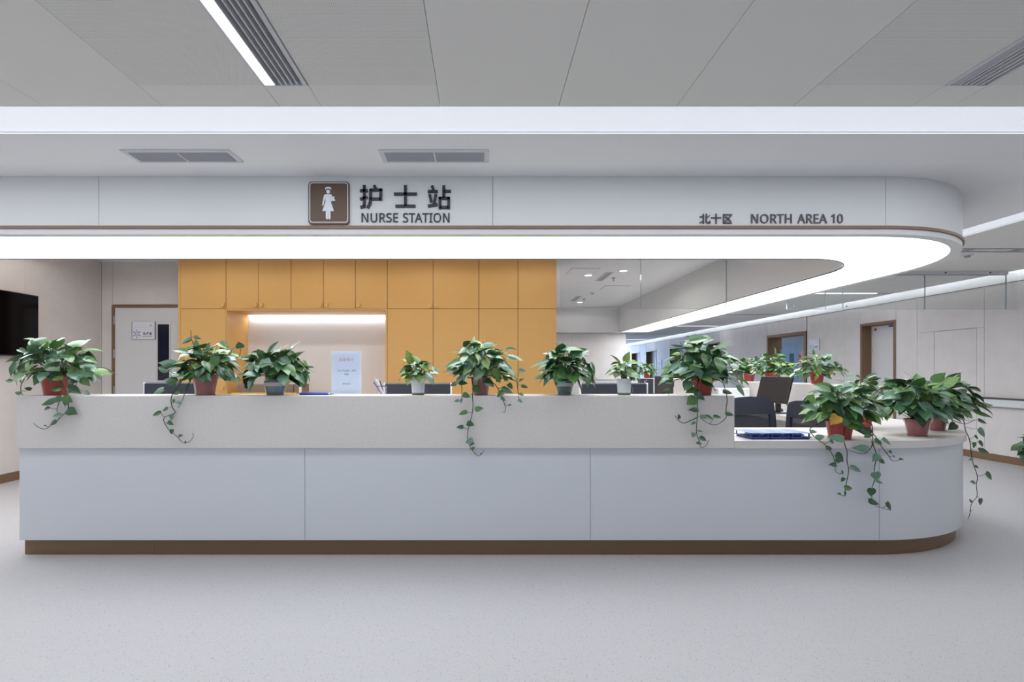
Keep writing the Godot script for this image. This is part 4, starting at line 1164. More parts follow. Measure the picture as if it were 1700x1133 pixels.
func signs() -> void:
	var d := 3.35
	# pictogram plaque
	var t := thing("nurse_pictogram_sign", "square brown plaque with white nurse figure on the signboard", "sign", Vector3(-1.0555, 2.43, -d + 0.0005))
	var st := begin()
	add_prism(st, round_rect(0.283, 0.296, 0.024), 0.0, 0.014)
	put(t, "plaque", st.commit(), M.sign_brown)
	st = begin()
	for q in ring_poly(round_rect(0.266, 0.277, 0.020), round_rect(0.256, 0.267, 0.016)):
		add_prism(st, q, 0.014, 0.0155)
	put(t, "border", st.commit(), M.sign_white, Vector3(0, 0.003, 0))
	st = begin()
	# nurse: cap, head, dress with arm, tray, legs
	add_prism(st, circle(0.0135, 20, Vector2(-0.004, 0.0775)), 0.014, 0.017)
	add_prism(st, PackedVector2Array([Vector2(-0.022, 0.088), Vector2(-0.026, 0.103), Vector2(-0.014, 0.110), Vector2(0.006, 0.110), Vector2(0.018, 0.103), Vector2(0.014, 0.088), Vector2(0.010, 0.096), Vector2(-0.004, 0.100), Vector2(-0.018, 0.096)]), 0.014, 0.017)
	add_prism(st, PackedVector2Array([Vector2(-0.034, 0.048), Vector2(-0.026, 0.060), Vector2(0.014, 0.060), Vector2(0.022, 0.054), Vector2(0.020, 0.012), Vector2(0.014, 0.008), Vector2(0.036, -0.056), Vector2(-0.044, -0.056), Vector2(-0.022, 0.010), Vector2(-0.024, 0.034), Vector2(-0.037, -0.018), Vector2(-0.045, -0.020), Vector2(-0.044, -0.008)]), 0.014, 0.017)
	add_prism(st, PackedVector2Array([Vector2(0.020, 0.042), Vector2(0.038, 0.046), Vector2(0.038, 0.024), Vector2(0.044, 0.024), Vector2(0.044, 0.014), Vector2(0.018, 0.014)]), 0.014, 0.017)
	for x in [-0.0125, 0.0045]:
		add_prism(st, PackedVector2Array([Vector2(x - 0.0075, -0.056), Vector2(x + 0.0075, -0.056), Vector2(x + 0.0075, -0.108), Vector2(x + 0.003, -0.113), Vector2(x - 0.003, -0.113), Vector2(x - 0.0075, -0.108)]), 0.014, 0.017)
	put(t, "nurse_figure", st.commit(), M.sign_white)
	# big lettering
	var w := thing("station_lettering", "dark raised lettering reading 护士站 NURSE STATION on the signboard", "lettering", Vector3(-0.53, 2.45, -d + 0.0005))
	for k in ["hu", "shi", "zhan"]:
		put(w, "character", stroke_mesh(STROKES[k], 0.019, 0.012, Vector2(-0.53, 2.45)), M.letter_dark)
	words(w, "word", "NURSE", M.letter_dark, -0.8330, -0.5800, 2.299, 0.065, d - 0.0007)
	words(w, "word", "STATION", M.letter_dark, -0.5470, -0.2235, 2.299, 0.065, d - 0.0007)
	var n := thing("area_lettering", "smaller grey lettering reading 北十区 NORTH AREA 10 on the signboard", "lettering", Vector3(2.0, 2.34, -d + 0.0005))
	for k in ["bei", "ten", "qu"]:
		put(n, "character", stroke_mesh(STROKES[k], 0.0085, 0.008, Vector2(2.0, 2.34)), M.letter_grey)
	words(n, "word", "NORTH", M.letter_grey, 1.8622, 2.1440, 2.293, 0.064, d - 0.0007)
	words(n, "word", "AREA", M.letter_grey, 2.1820, 2.3885, 2.293, 0.064, d - 0.0007)
	words(n, "word", "10", M.letter_grey, 2.4160, 2.4970, 2.293, 0.064, d - 0.0007)

func plate_image() -> Image:
	var im := Image.create(132, 100, false, Image.FORMAT_RGB8)
	im.fill(Color(0.90, 0.90, 0.93))
	im.fill_rect(Rect2i(6, 32, 120, 1), Color(0.80, 0.80, 0.84))
	var c := Color(0.66, 0.66, 0.74)
	for k in 6:
		var a := PI / 3 * k + 0.5
		var p := Vector2(27, 69) + Vector2(cos(a), sin(a)) * 8.0
		var q := Vector2(27, 69) + Vector2(cos(a), sin(a)) * 24.0
		ink(im, p.x, p.y, q.x, q.y, 6, c)
	for k in 9:
		for j in 9:
			if Vector2(k - 4, j - 4).length() < 4.4:
				im.set_pixel(107 + k, 15 + j, Color(0.45, 0.60, 0.85))
	glyphs(im, ["zhi", "liao", "room"], 66, 60, 15, 18.5, 2, Color(0.20, 0.19, 0.22))
	for k in 10:
		im.fill_rect(Rect2i(62 + k * 6, 82, 4, 3), Color(0.35, 0.33, 0.36))
	return im

func door_plate(root: Node3D, centre: Vector3, turn: float) -> void:
	root.position = centre
	root.rotation.y = turn
	put(root, "backing", rbox(Vector3(0.345, 0.255, 0.012), 0.004), M.vent_blade, Vector3(0, 0, 0.006))
	put(root, "plate", rbox(Vector3(0.318, 0.252, 0.012), 0.003), M.sign_white, Vector3(0.004, 0, 0.016))
	put(root, "print", sheet(0.31, 0.245), M.plate_print, Vector3(0.004, 0, 0.0225))

func right_wall() -> void:
	var X := 7.25
	var wr := struct("wall_right")
	bx(wr, "core", M.gap, X + 0.025, X + 0.2, 0.0, 3.0, -5.2, 8.46, 0.0)
	var plain := [[-5.06, -3.6], [-3.6, -2.1], [-2.1, -0.6], [-0.6, 0.9], [0.9, 2.4], [2.4, 3.9], [3.9, 5.4], [5.4, 6.98], [8.06, 8.47], [9.26, 9.67], [9.67, 10.78], [12.32, 13.4], [13.4, 14.75], [15.55, 17.5], [18.7, 20.1], [21.4, 22.2], [23.45, 24.9], [24.9, 27.9]]
	for p in plain:
		bx(wr, "panel", M.wall, X, X + 0.025, 0.0, 2.488, p[0] + 0.0015, p[1] - 0.0015, 0.0012)
	# around the flush closet door
	bx(wr, "panel", M.wall, X, X + 0.025, 1.909, 2.488, 6.983, 8.058, 0.0012)
	bx(wr, "panel", M.wall, X, X + 0.025, 0.0, 1.906, 6.983, 7.086, 0.0012)
	bx(wr, "panel", M.wall, X, X + 0.025, 0.0, 1.906, 7.754, 8.058, 0.0012)
	# over the doors
	for p in [[8.47, 9.26], [10.81, 12.3], [14.77, 15.53], [17.52, 18.68], [20.12, 21.38], [22.22, 23.43]]:
		bx(wr, "panel", M.wall, X, X + 0.025, 2.175, 2.488, p[0] + 0.0015, p[1] - 0.0015, 0.0012)
	for p in [[9.26, 10.81], [12.3, 14.77], [15.53, 17.52], [18.68, 20.12], [21.38, 22.22], [23.43, 28.0]]:
		bx(wr, "core", M.gap, X + 0.025, X + 0.2, 0.0, 2.488, p[0], p[1], 0.0)
	bx(wr, "core", M.gap, X + 0.025, X + 0.2, 2.175, 2.9, 8.46, 28.0, 0.0)
	# recess above the panels: the light cove
	bx(wr, "panel_cap", M.letter_grey, X - 0.004, X + 0.03, 2.488, 2.495, -5.06, 27.9, 0.001)
	bx(wr, "cove_back", M.upstand, X + 0.012, X + 0.024, 2.495, 2.86, -5.06, 27.9, 0.0)
	bx(wr, "cove_top", M.upstand, 7.0, X + 0.012, 2.85, 2.86, -5.06, 27.9, 0.0)
	bx(wr, "cove_lip", M.upstand, 7.145, 7.157, 2.6405, 2.69, -5.06, 27.9, 0.0)
	var cv := thing("cove_light", "hidden light line in the slot along the top of the corridor wall", "light", Vector3(7.1, 2.70, -10.0))
	bx(cv, "diffuser", M.strip_light, 7.04, 7.12, 2.66, 2.672, 2.5, 27.5, 0.0)
	area(cv, "cove_glow", Vector3(7.08, 2.68, -15.0), Vector2(0.07, 24.0), 2.6, WHITE_LIGHT, Vector3(PI / 2, 0, 0))
	var bb := struct("baseboard_right")
	for p in [[-5.06, 8.45], [9.28, 10.79], [12.32, 14.75], [15.55, 17.5], [18.7, 20.1], [21.4, 22.2], [23.45, 27.9]]:
		bx(bb, "skirting", M.bronze, X - 0.014, X, 0.0, 0.1, p[0], p[1], 0.001)
	# flush closet door
	var cd := struct("door_2", "flush white closet door in the corridor wall panels")
	bx(cd, "leaf", M.wall, X + 0.001, X + 0.025, 0.101, 1.903, 7.091, 7.749, 0.0015)
	# closed white door in a deep bronze frame
	var wd := struct("door_3", "closed white door in a deep bronze frame")
	deep_frame(wd, X, 8.47, 9.26, 0.21, 0.045)
	bx(wd, "leaf", M.door_white, X + 0.17, X + 0.21, 0.01, 2.12, 8.515, 9.215, 0.002)
	for y in [1.95, 1.62, 1.0, 0.3]:
		bx(wd, "hinge", M.steel, X + 0.158, X + 0.17, y, y + 0.11, 9.195, 9.213, 0.002)
	bx(wd, "red_sticker", M.red_tag, X + 0.166, X + 0.17, 2.035, 2.075, 9.09, 9.14, 0.0005)
	bx(wd, "blue_tag", M.blue_tag, X + 0.13, X + 0.17, 2.075, 2.105, 8.66, 8.78, 0.002)
	bx(wd, "lever", M.steel, X + 0.12, X + 0.135, 1.0, 1.02, 8.57, 8.70, 0.003)
	# ward door standing open: frame, the room behind it
	var od := struct("door_4", "open ward doorway with bronze frame")
	deep_frame(od, X, 10.81, 12.3, 0.34, 0.06)
	bx(od, "hinge", M.steel, X + 0.29, X + 0.33, 1.72, 1.82, 12.215, 12.235, 0.002)
	var wd2 := struct("wall_ward")
	bx(wd2, "panel", M.ward_wall, 9.6, 9.7, 0.0, 2.9, 9.5, 16.4, 0.0)
	bx(wd2, "panel", M.ward_wall, X + 0.2, 9.7, 0.0, 2.9, 9.4, 9.5, 0.0)
	bx(wd2, "panel", M.ward_wall, X + 0.2, 9.7, 0.0, 2.9, 14.4, 14.5, 0.0)
	bx(wd2, "panel", M.ceiling, X + 0.2, 9.7, 2.75, 2.8, 9.4, 14.5, 0.0)
	area(wd2, "ward_glow", Vector3(8.5, 2.73, -12.0), Vector2(0.6, 1.2), 1.4, Color(0.86, 0.93, 1.0))
	var pl := struct("door_5", "pale blue door with slit window inside the ward")
	bx(pl, "leaf", M.ward_door, 8.62, 9.4, 0.0, 2.12, 14.34, 14.38, 0.002)
	bx(pl, "slit_window", M.ward_glass, 9.12, 9.25, 1.0, 1.80, 14.33, 14.345, 0.002)
	# two painted red leaf ornaments on the ward wall
	for k in 2:
		var q := thing("red_leaf_ornament", ["smaller red leaf cut-out seen through the open ward doorway", "larger red leaf cut-out seen through the open ward doorway"][k], "wall ornament", Vector3([8.78, 8.92][k], [1.56, 1.60][k], [-13.3, -12.7][k]), "red leaf ornaments in the ward")
		for j in 5:
			var st := begin()
			var s: float = [0.10, 0.13][k]
			add_prism(st, PackedVector2Array([Vector2(0, 0), Vector2(s * 0.35, s * 0.6), Vector2(0, s * 1.6), Vector2(-s * 0.35, s * 0.6)]), 0.0, 0.006)
			put(q, "petal", st.commit(), M.decal_red if j % 2 else M.decal_pink, Vector3(0, -0.1 + 0.05 * j, 0.001 * j), Vector3(0, 0, [-1.0, 0.9, -0.5, 0.5, 0.0][j]))
		put(q, "stalk", rbox(Vector3(0.006, 1.46 if k == 0 else 1.50, 0.006), 0.001), M.door_brown, Vector3(0, -0.8, -0.004))
	# far doors
	var n := 6
	for p in [[14.77, 15.53], [17.52, 18.68], [20.12, 21.38], [22.22, 23.43]]:
		var fd := struct("door_%d" % n, "brown corridor door far down the right wall")
		n += 1
		deep_frame(fd, X, p[0], p[1], 0.2, 0.04)
		bx(fd, "leaf", M.door_brown, X + 0.15, X + 0.19, 0.01, 2.13, p[0] + 0.04, p[1] - 0.04, 0.002)
	# handrail
	var h := thing("handrail", "brown-capped white handrail along the corridor wall at right", "handrail", Vector3(7.2, 0.84, -5.0))
	bx(h, "cap", M.handrail_cap, 7.165, 7.235, 0.878, 0.90, 1.0, 7.07, 0.006)
	bx(h, "plate", M.handrail_plate, 7.172, 7.228, 0.775, 0.8775, 1.0, 7.07, 0.006)
	for d in [1.4, 2.8, 4.2, 5.6, 6.9]:
		bx(h, "bracket", M.steel, 7.228, 7.2495, 0.80, 0.86, d, d + 0.06, 0.002)
	# room plate beside the ward door, blue notice further back
	var im := plate_image()
	print_mat("plate_print", im)
	door_plate(thing("room_sign", "small white room sign beside the open ward doorway", "sign", Vector3.ZERO, "room signs"), Vector3(X, 1.845, -10.54), -PI / 2)
	var bn := thing("corridor_notice", "small white notice with blue top far along corridor wall", "sign", Vector3(X - 0.01, 1.6, -19.65))
	bx(bn, "board", M.paper, X - 0.012, X - 0.002, 1.45, 1.75, 19.5, 19.8, 0.001)
	bx(bn, "blue_top", M.blue_tag, X - 0.015, X - 0.012, 1.64, 1.75, 19.5, 19.8, 0.001)
	# glass smoke curtains hanging from the ceilings
	var g := thing("glass_curtain", "clear glass smoke curtain hanging inside the light band", "glass panel", Vector3(2.1, 2.124, -6.55), "glass smoke curtains")
	for p in [[1.06, 2.150], [2.156, 3.306]]:
		bx(g, "glass_pane", M.glass, p[0], p[1], 2.124, 2.83, 6.545, 6.555, 0.0)
		bx(g, "pane_edge", M.glass_edge, p[0], p[1], 2.121, 2.124, 6.545, 6.555, 0.0)
	for x in [2.150, 3.306]:
		bx(g, "joint", M.glass_edge, x, x + 0.006, 2.121, 2.83, 6.544, 6.556, 0.0005)
	for p in [[2.13, 2.78], [3.28, 2.155], [1.06, 2.155]]:
		put(g, "fixing", lathe([Vector2(0, 0.008), Vector2(0.012, 0.006), Vector2(0.012, 0.0)], 14), M.steel, Vector3(p[0], p[1], -6.544) - g.position, Vector3(PI / 2, 0, 0))
	bx(g, "clip", M.letter_grey, 2.05, 2.30, 2.80, 2.83, 6.53, 6.57, 0.003)
	var g2 := thing("glass_curtain", "clear glass smoke curtain hanging across the corridor at right", "glass panel", Vector3(5.7, 2.124, -6.55), "glass smoke curtains")
	for p in [[4.13, 4.648], [4.654, 4.884], [4.890, 5.994], [6.0, 7.094], [7.1, 7.24]]:
		bx(g2, "glass_pane", M.glass, p[0], p[1], 2.112, 2.60, 6.545, 6.555, 0.0)
		bx(g2, "pane_edge", M.glass_edge, p[0], p[1], 2.109, 2.112, 6.545, 6.555, 0.0)
	for x in [4.127, 4.648, 4.884, 5.994, 7.094]:
		bx(g2, "joint", M.glass_edge, x, x + 0.007, 2.109, 2.60, 6.543, 6.557, 0.0005)
	bx(g2, "top_rail", M.vent_white, 4.10, 7.10, 2.578, 2.62, 6.52, 6.58, 0.002)
	bx(g2, "rail_groove", M.vent_blade, 4.10, 7.10, 2.570, 2.578, 6.535, 6.565, 0.001)
	for x in [5.2, 6.25, 6.85, 4.4]:
		put(g2, "bolt", lathe([Vector2(0, 0.008), Vector2(0.011, 0.006), Vector2(0.011, 0.0)], 12), M.letter_grey, Vector3(x, 2.598, -6.52) - g2.position, Vector3(PI / 2, 0, 0))
	for p in [[4.22, 2.145], [4.93, 2.15]]:
		put(g2, "fixing", lathe([Vector2(0, 0.008), Vector2(0.012, 0.006), Vector2(0.012, 0.0)], 14), M.steel, Vector3(p[0], p[1], -6.544) - g2.position, Vector3(PI / 2, 0, 0))

func deep_frame(o: Node3D, X: float, d0: float, d1: float, depth: float, w: float) -> void:
	bx(o, "jamb", M.bronze, X - 0.012, X + depth, 0.0, 2.17, d0, d0 + w, 0.002)
	bx(o, "jamb", M.bronze, X - 0.012, X + depth, 0.0, 2.17, d1 - w, d1, 0.002)
	bx(o, "head", M.bronze, X - 0.012, X + depth, 2.17 - w, 2.17, d0 + w, d1 - w, 0.002)

func left_side() -> void:
	# treatment room door
	var t := struct("door_1", "white treatment room door in a bronze frame")
	bx(t, "jamb", M.bronze, -5.28, -5.245, 0.0, 2.215, 6.895, 6.95, 0.002)
	bx(t, "jamb", M.bronze, -4.155, -4.12, 0.0, 2.215, 6.895, 6.95, 0.002)
	bx(t, "head", M.bronze, -5.245, -4.155, 2.18, 2.215, 6.895, 6.95, 0.002)
	bx(t, "leaf", M.door_white, -5.243, -4.157, 0.008, 2.178, 6.91, 6.95, 0.002)
	for y in [2.0, 1.52, 1.0, 0.25]:
		bx(t, "hinge", M.steel, -5.252, -5.236, y - 0.06, y + 0.06, 6.888, 6.91, 0.002)
	var fr := [[-4.648, -4.628, 1.12, 1.96], [-4.464, -4.444, 1.12, 1.96], [-4.628, -4.464, 1.12, 1.14], [-4.628, -4.464, 1.94, 1.96]]
	for f in fr:
		bx(t, "slit_frame", M.wall, f[0], f[1], f[2], f[3], 6.903, 6.912, 0.001)
	bx(t, "slit_window", M.slit_dark, -4.628, -4.464, 1.14, 1.94, 6.907, 6.9105, 0.0)
	bx(t, "lever", M.steel, -4.40, -4.27, 1.0, 1.025, 6.86, 6.88, 0.004)
	var im := plate_image()
	print_mat("plate_print", im)
	door_plate(thing("room_sign", "white room sign on the treatment room door", "sign", Vector3.ZERO, "room signs"), Vector3(-4.825, 1.85, -6.908), 0.0)
	# television on the left wall
	var v := thing("wall_television", "large black flat television on the left wall", "television", Vector3(-5.38, 1.81, -5.23))
	bx(v, "bezel", M.black_plastic, -5.40, -5.36, 1.446, 2.18, 4.61, 5.85, 0.004)
	bx(v, "screen", M.tv_screen, -5.36, -5.357, 1.462, 2.168, 4.622, 5.838, 0.0)
	bx(v, "wall_mount", M.dark, -5.4395, -5.40, 1.65, 1.95, 5.0, 5.5, 0.002)

func monitor(label: String, pos: Vector3, turn: float, tilt: float, w: float, h: float, lift: float, back: bool, mark := false) -> Node3D:
	# pos is the foot on the desk; local +z is the side turned to the camera
	var t := thing("monitor", label, "monitor", pos, "computer monitors", turn)
	var head := put(t, "housing", rbox(Vector3(w, h, 0.03), 0.006), M.navy if back else M.black_plastic, Vector3(0, lift + h / 2, 0.02), Vector3(tilt, 0, 0))
	if back:
		put(head, "back_cover", rbox(Vector3(w * 0.985, h * 0.97, 0.012), 0.004), M.navy, Vector3(0, 0, 0.02))
		put(head, "side_rim", rbox(Vector3(0.012, h, 0.032), 0.002), M.white_plastic, Vector3(w / 2 + 0.004, 0, 0))
		put(head, "side_rim", rbox(Vector3(0.012, h, 0.032), 0.002), M.white_plastic, Vector3(-w / 2 - 0.004, 0, 0))
	else:
		put(head, "screen", rbox(Vector3(w * 0.975, h * 0.94, 0.004), 0.0), M.screen_off, Vector3(0, 0.006, 0.0145))
	if mark:
		var st := begin()
		for q in ring_poly(circle(0.036, 24), circle(0.032, 24)):
			add_prism(st, q, 0.026, 0.0275)
		for s in [[[-0.018, 0.024], [-0.008, -0.02]], [[0.006, 0.02], [-0.004, -0.026]], [[-0.014, 0.004], [0.004, 0.008]], [[0.02, 0.006], [0.012, -0.018]]]:
			var a := Vector2(s[0][0], s[0][1])
			var b := Vector2(s[1][0], s[1][1])
			var n := (b - a).orthogonal().normalized() * 0.0022
			add_prism(st, PackedVector2Array([a - n, b - n, b + n, a + n]), 0.026, 0.0275)
		put(head, "maker_mark", st.commit(), M.navy_mark, Vector3(0.115, h / 2 - 0.055, 0))
	put(t, "stand", rbox(Vector3(0.07, lift + h * 0.4, 0.03), 0.006), M.black_plastic, Vector3(0, (lift + h * 0.4) / 2 + 0.012, -0.03 if not back else 0.0))
	put(t, "foot", rbox(Vector3(0.24, 0.012, 0.18), 0.004), M.black_plastic, Vector3(0, 0.006, 0))
	return t

func chair(label: String, pos: Vector3, turn: float, top := 1.03) -> void:
	# local +z is the outside of the backrest
	var t := thing("office_chair", label, "chair", pos, "black mesh office chairs", turn)
	put(t, "seat", rbox(Vector3(0.48, 0.07, 0.46), 0.025), M.chair_black, Vector3(0, 0.46, -0.24))
	var st := begin()
	var hi := top
	# frame of the backrest: a wide solid head band, two tapering sides and a foot rail, gently bowed
	var band := PackedVector2Array([Vector2(-0.245, hi - 0.17), Vector2(-0.225, hi - 0.05), Vector2(-0.20, hi - 0.027), Vector2(-0.12, hi - 0.008), Vector2(0.0, hi), Vector2(0.12, hi - 0.008), Vector2(0.20, hi - 0.027), Vector2(0.225, hi - 0.05), Vector2(0.245, hi - 0.17)])
	add_prism(st, band, 0.0, 0.028)
	add_prism(st, PackedVector2Array([Vector2(-0.245, hi - 0.17), Vector2(-0.19, hi - 0.17), Vector2(-0.215, 0.56), Vector2(-0.27, 0.56)]), 0.0, 0.028)
	add_prism(st, PackedVector2Array([Vector2(0.19, hi - 0.17), Vector2(0.245, hi - 0.17), Vector2(0.27, 0.56), Vector2(0.215, 0.56)]), 0.0, 0.028)
	add_prism(st, PackedVector2Array([Vector2(-0.27, 0.56), Vector2(0.27, 0.56), Vector2(0.25, 0.50), Vector2(-0.25, 0.50)]), 0.0, 0.028)
	put(t, "backrest", st.commit(), M.chair_black)
	st = begin()
	add_prism(st, PackedVector2Array([Vector2(-0.19, hi - 0.172), Vector2(0.19, hi - 0.172), Vector2(0.214, 0.562), Vector2(-0.214, 0.562)]), 0.012, 0.016)
	put(t, "mesh_panel", st.commit(), M.chair_mesh)
	for s in [-1, 1]:
		put(t, "armrest", rbox(Vector3(0.06, 0.03, 0.26), 0.012), M.black_plastic, Vector3(0.29 * s, 0.66, -0.2))
		put(t, "arm_post", rbox(Vector3(0.03, 0.2, 0.05), 0.008), M.black_plastic, Vector3(0.29 * s, 0.55, -0.22))
	put(t, "back_bracket", rbox(Vector3(0.08, 0.16, 0.03), 0.008), M.black_plastic, Vector3(0, 0.47, 0.015))
	put(t, "column", lathe([Vector2(0.025, 0.08), Vector2(0.025, 0.43)], 14), M.steel, Vector3(0, 0, -0.24))
	for k in 5:
		var a := TAU * k / 5.0
		var leg := put(t, "base_leg", rbox(Vector3(0.30, 0.03, 0.045), 0.01), M.black_plastic, Vector3(0.15 * cos(a), 0.085, -0.24 + 0.15 * sin(a)), Vector3(0, -a, 0))
		put(leg, "caster", lathe([Vector2(0, -0.07), Vector2(0.018, -0.066), Vector2(0.026, -0.045), Vector2(0.018, -0.022), Vector2(0, -0.018)], 12), M.black_plastic, Vector3(0.13, -0.015, 0))

func station_inside() -> void:
	# monitors behind the raised ledge, seen from their backs
	monitor("dark monitor back rising behind ledge below the treatment room door", Vector3(-2.515, 0.744, -3.95), 0.0, 0.0, 0.43, 0.30, 0.135, true)
	monitor("wide dark monitor back behind ledge at the small white-potted plant below the cabinets", Vector3(-0.52, 0.744, -3.95), 0.0, 0.0, 0.53, 0.31, 0.12, true)
	monitor("dark monitor back with round maker mark behind ledge", Vector3(1.07, 0.744, -3.95), 0.0, 0.0, 0.53, 0.31, 0.12, true, true)
	# notice stand on the ledge
	var im := Image.create(210, 306, false, Image.FORMAT_RGB8)
	im.fill(Color(0.84, 0.88, 0.95))
	var bc := Color(0.66, 0.74, 0.86)
	im.fill_rect(Rect2i(30, 34, 150, 1), bc)
	im.fill_rect(Rect2i(30, 272, 150, 1), bc)
	im.fill_rect(Rect2i(30, 34, 1, 238), bc)
	im.fill_rect(Rect2i(180, 34, 1, 238), bc)
	glyphs(im, ["wen", "xin", "ti", "shi"], 51, 45, 23, 28, 2.6, Color(0.80, 0.42, 0.50))
	var tc := Color(0.33, 0.33, 0.42)
	glyphs(im, ["hu", "shi4", "bu", "zai", "gang", "", "qing", "nin"], 40, 131, 14, 17.2, 1.6, tc)
	im.fill_rect(Rect2i(129, 143, 2, 4), tc)
	glyphs(im, ["shao", "deng"], 90, 158, 14, 16.5, 1.6, tc)
	glyphs(im, ["xie", "xie", "he", "zuo"], 78, 229, 12, 15, 1.5, tc)
	print_mat("notice_print", im, 0.3)
	var nt := thing("notice_stand", "clear acrylic notice stand with red heading on the counter ledge", "sign", Vector3(-0.96, 1.1026, -3.43))
	put(nt, "foot", rbox(Vector3(0.215, 0.006, 0.075), 0.002), M.acrylic, Vector3(0, 0.003, 0))
	put(nt, "paper", rbox(Vector3(0.206, 0.296, 0.002), 0.0), M.paper, Vector3(0, 0.156, 0.0))
	put(nt, "print", sheet(0.206, 0.296), M.notice_print, Vector3(0, 0.156, 0.0014))
	put(nt, "cover", rbox(Vector3(0.212, 0.302, 0.002), 0.0005), M.acrylic, Vector3(0, 0.157, 0.004))
	# pen cup
	var pc := thing("pen_cup", "clear cup with blue rim and pens on the counter ledge", "pen holder", Vector3(-0.715, 1.1026, -3.48))
	put(pc, "cup", lathe([Vector2(0, 0.001), Vector2(0.030, 0.001), Vector2(0.034, 0.062)], 20), M.clear_pot)
	put(pc, "rim", lathe([Vector2(0.0335, 0.056), Vector2(0.0355, 0.056), Vector2(0.0355, 0.062), Vector2(0.0335, 0.062)], 20), M.folder_blue)
	for k in 4:
		var st := begin()
		var a := Vector3([0.012, 0.004, -0.006, 0.01][k], 0.004, [0.008, -0.01, 0.0, -0.004][k])
		var b := Vector3([-0.05, -0.036, -0.062, -0.022][k], [0.115, 0.108, 0.09, 0.10][k], [0.004, -0.008, 0.01, -0.01][k])
		add_tube(st, [a, a.lerp(b, 0.5), b], 0.0042, 0.0040, 7)
		put(pc, "pen", st.commit(), [M.white_plastic, M.paper, M.folder_blue, M.letter_grey][k])
	# blue folder with a dark clip
	var bf := thing("blue_folder", "flat blue folder lying on the counter ledge beside the notice stand", "folder", Vector3(-1.17, 1.102, -3.46))
	bx(bf, "cover", M.folder_blue, -1.285, -1.085, 1.1026, 1.118, 3.40, 3.53, 0.003)
	bx(bf, "pages", M.paper, -1.27, -1.08, 1.106, 1.115, 3.41, 3.52, 0.001)
	bx(bf, "clip", M.dark, -1.084, -1.070, 1.1026, 1.114, 3.44, 3.50, 0.002)
	# blue tube racks on the low desk
	for k in 3:
		var x0: float = [1.868, 2.011, 2.154][k]
		var r := thing("tube_rack", ["blue plastic tube rack on low desk, nearest the raised ledge", "blue plastic tube rack on low desk, middle of three", "blue plastic tube rack on low desk, nearest the red plant pot"][k], "tube rack", Vector3(x0 + 0.07, 0.794, -3.47), "blue tube racks on the low desk")
		bx(r, "tray", M.rack_blue, x0 + 0.008, x0 + 0.132, 0.794, 0.806, 3.37, 3.57, 0.003)
		bx(r, "tray_rim", M.rack_blue, x0, x0 + 0.14, 0.806, 0.812, 3.36, 3.58, 0.002)
		bx(r, "top_plate", M.rack_blue_light, x0, x0 + 0.14, 0.836, 0.840, 3.36, 3.58, 0.001)
		for q in [[0.012, 3.37], [0.012, 3.565], [0.07, 3.37], [0.128, 3.37], [0.128, 3.565]]:
			bx(r, "post", M.rack_blue, x0 + q[0] - 0.004, x0 + q[0] + 0.004, 0.812, 0.836, q[1], q[1] + 0.008, 0.001)
		bx(r, "middle_plate", M.rack_blue_light, x0 + 0.030, x0 + 0.112, 0.818, 0.826, 3.40, 3.50, 0.001)
		for i in 6:
			bx(r, "rib", M.rack_blue_light, x0 + 0.018 + i * 0.0185, x0 + 0.021 + i * 0.0185, 0.840, 0.8415, 3.362, 3.578, 0.0)
	# chairs
	chair("black mesh office chair behind the blue tube racks", Vector3(2.50, 0, -4.52), 0.12, 1.035)
	chair("black office chair half hidden by the plant with the yellow leaf", Vector3(2.99, 0, -4.44), -1.5, 1.0)
	chair("black chair whose rounded top just shows behind the red-potted plant on the ledge", Vector3(1.92, 0, -5.6), 0.2, 1.02)
	# the desk along the right side
	monitor("black monitor with dark screen turned sideways on the side desk", Vector3(3.34, 0.794, -5.50), -1.52, -0.24, 0.53, 0.30, 0.115, false)
	var ms := thing("computer_mouse", "black mouse on the blue pad beside the side monitor", "mouse", Vector3(3.52, 0.797, -5.72))
	var mp := begin()
	add_lathe(mp, [Vector2(0, 0.036), Vector2(0.018, 0.034), Vector2(0.028, 0.024), Vector2(0.032, 0.008), Vector2(0.031, 0.001)], 18)
	var body := put(ms, "shell", mp.commit(), M.black_plastic)
	body.scale = Vector3(1.0, 1.0, 1.7)
	bx(ms, "wheel", M.navy_mark, 3.517, 3.523, 0.828, 0.834, 5.705, 5.725, 0.001)
	tag(put(self, "mouse_pad", rbox(Vector3(0.24, 0.003, 0.20), 0.001), M.pad_blue, Vector3(3.54, 0.7957, -5.70)), "pale blue mouse pad under the black mouse", "mouse pad")
	var cst := begin()
	add_tube(cst, smooth_path([Vector3(3.40, 0.93, -5.44), Vector3(3.47, 0.85, -5.44), Vector3(3.55, 0.815, -5.45), Vector3(3.64, 0.83, -5.47), Vector3(3.70, 0.86, -5.50)], 5), 0.004, 0.004, 6)
	tag(put(self, "monitor_cable", cst.commit(), M.black_plastic), "black cable curving from the side monitor across the desk", "cable")
	var pr := thing("printer", "white boxy printer with dark open lid on the side desk", "printer", Vector3(3.42, 0.794, -6.9))
	bx(pr, "body", M.white_plastic, 3.22, 3.66, 0.794, 1.04, 6.6, 7.0, 0.01)
	bx(pr, "panel_line", M.vent_blade, 3.222, 3.658, 0.90, 0.904, 6.597, 6.60, 0.0005)
	put(pr, "lid", rbox(Vector3(0.42, 0.015, 0.34), 0.004), M.navy, Vector3(0.0, 0.30, 0.1), Vector3(0.5, 0, 0.05))
	# far desk things
	monitor("brownish monitor back on the far desk beside the perforated file holder", Vector3(3.38, 0.794, -9.0), 0.15, 0.0, 0.36, 0.33, 0.06, false)
	var mh := thing("magazine_holder", "black slanted file holder with a row of holes on the far desk", "file holder", Vector3(3.2, 0.794, -9.6))
	var hs := begin()
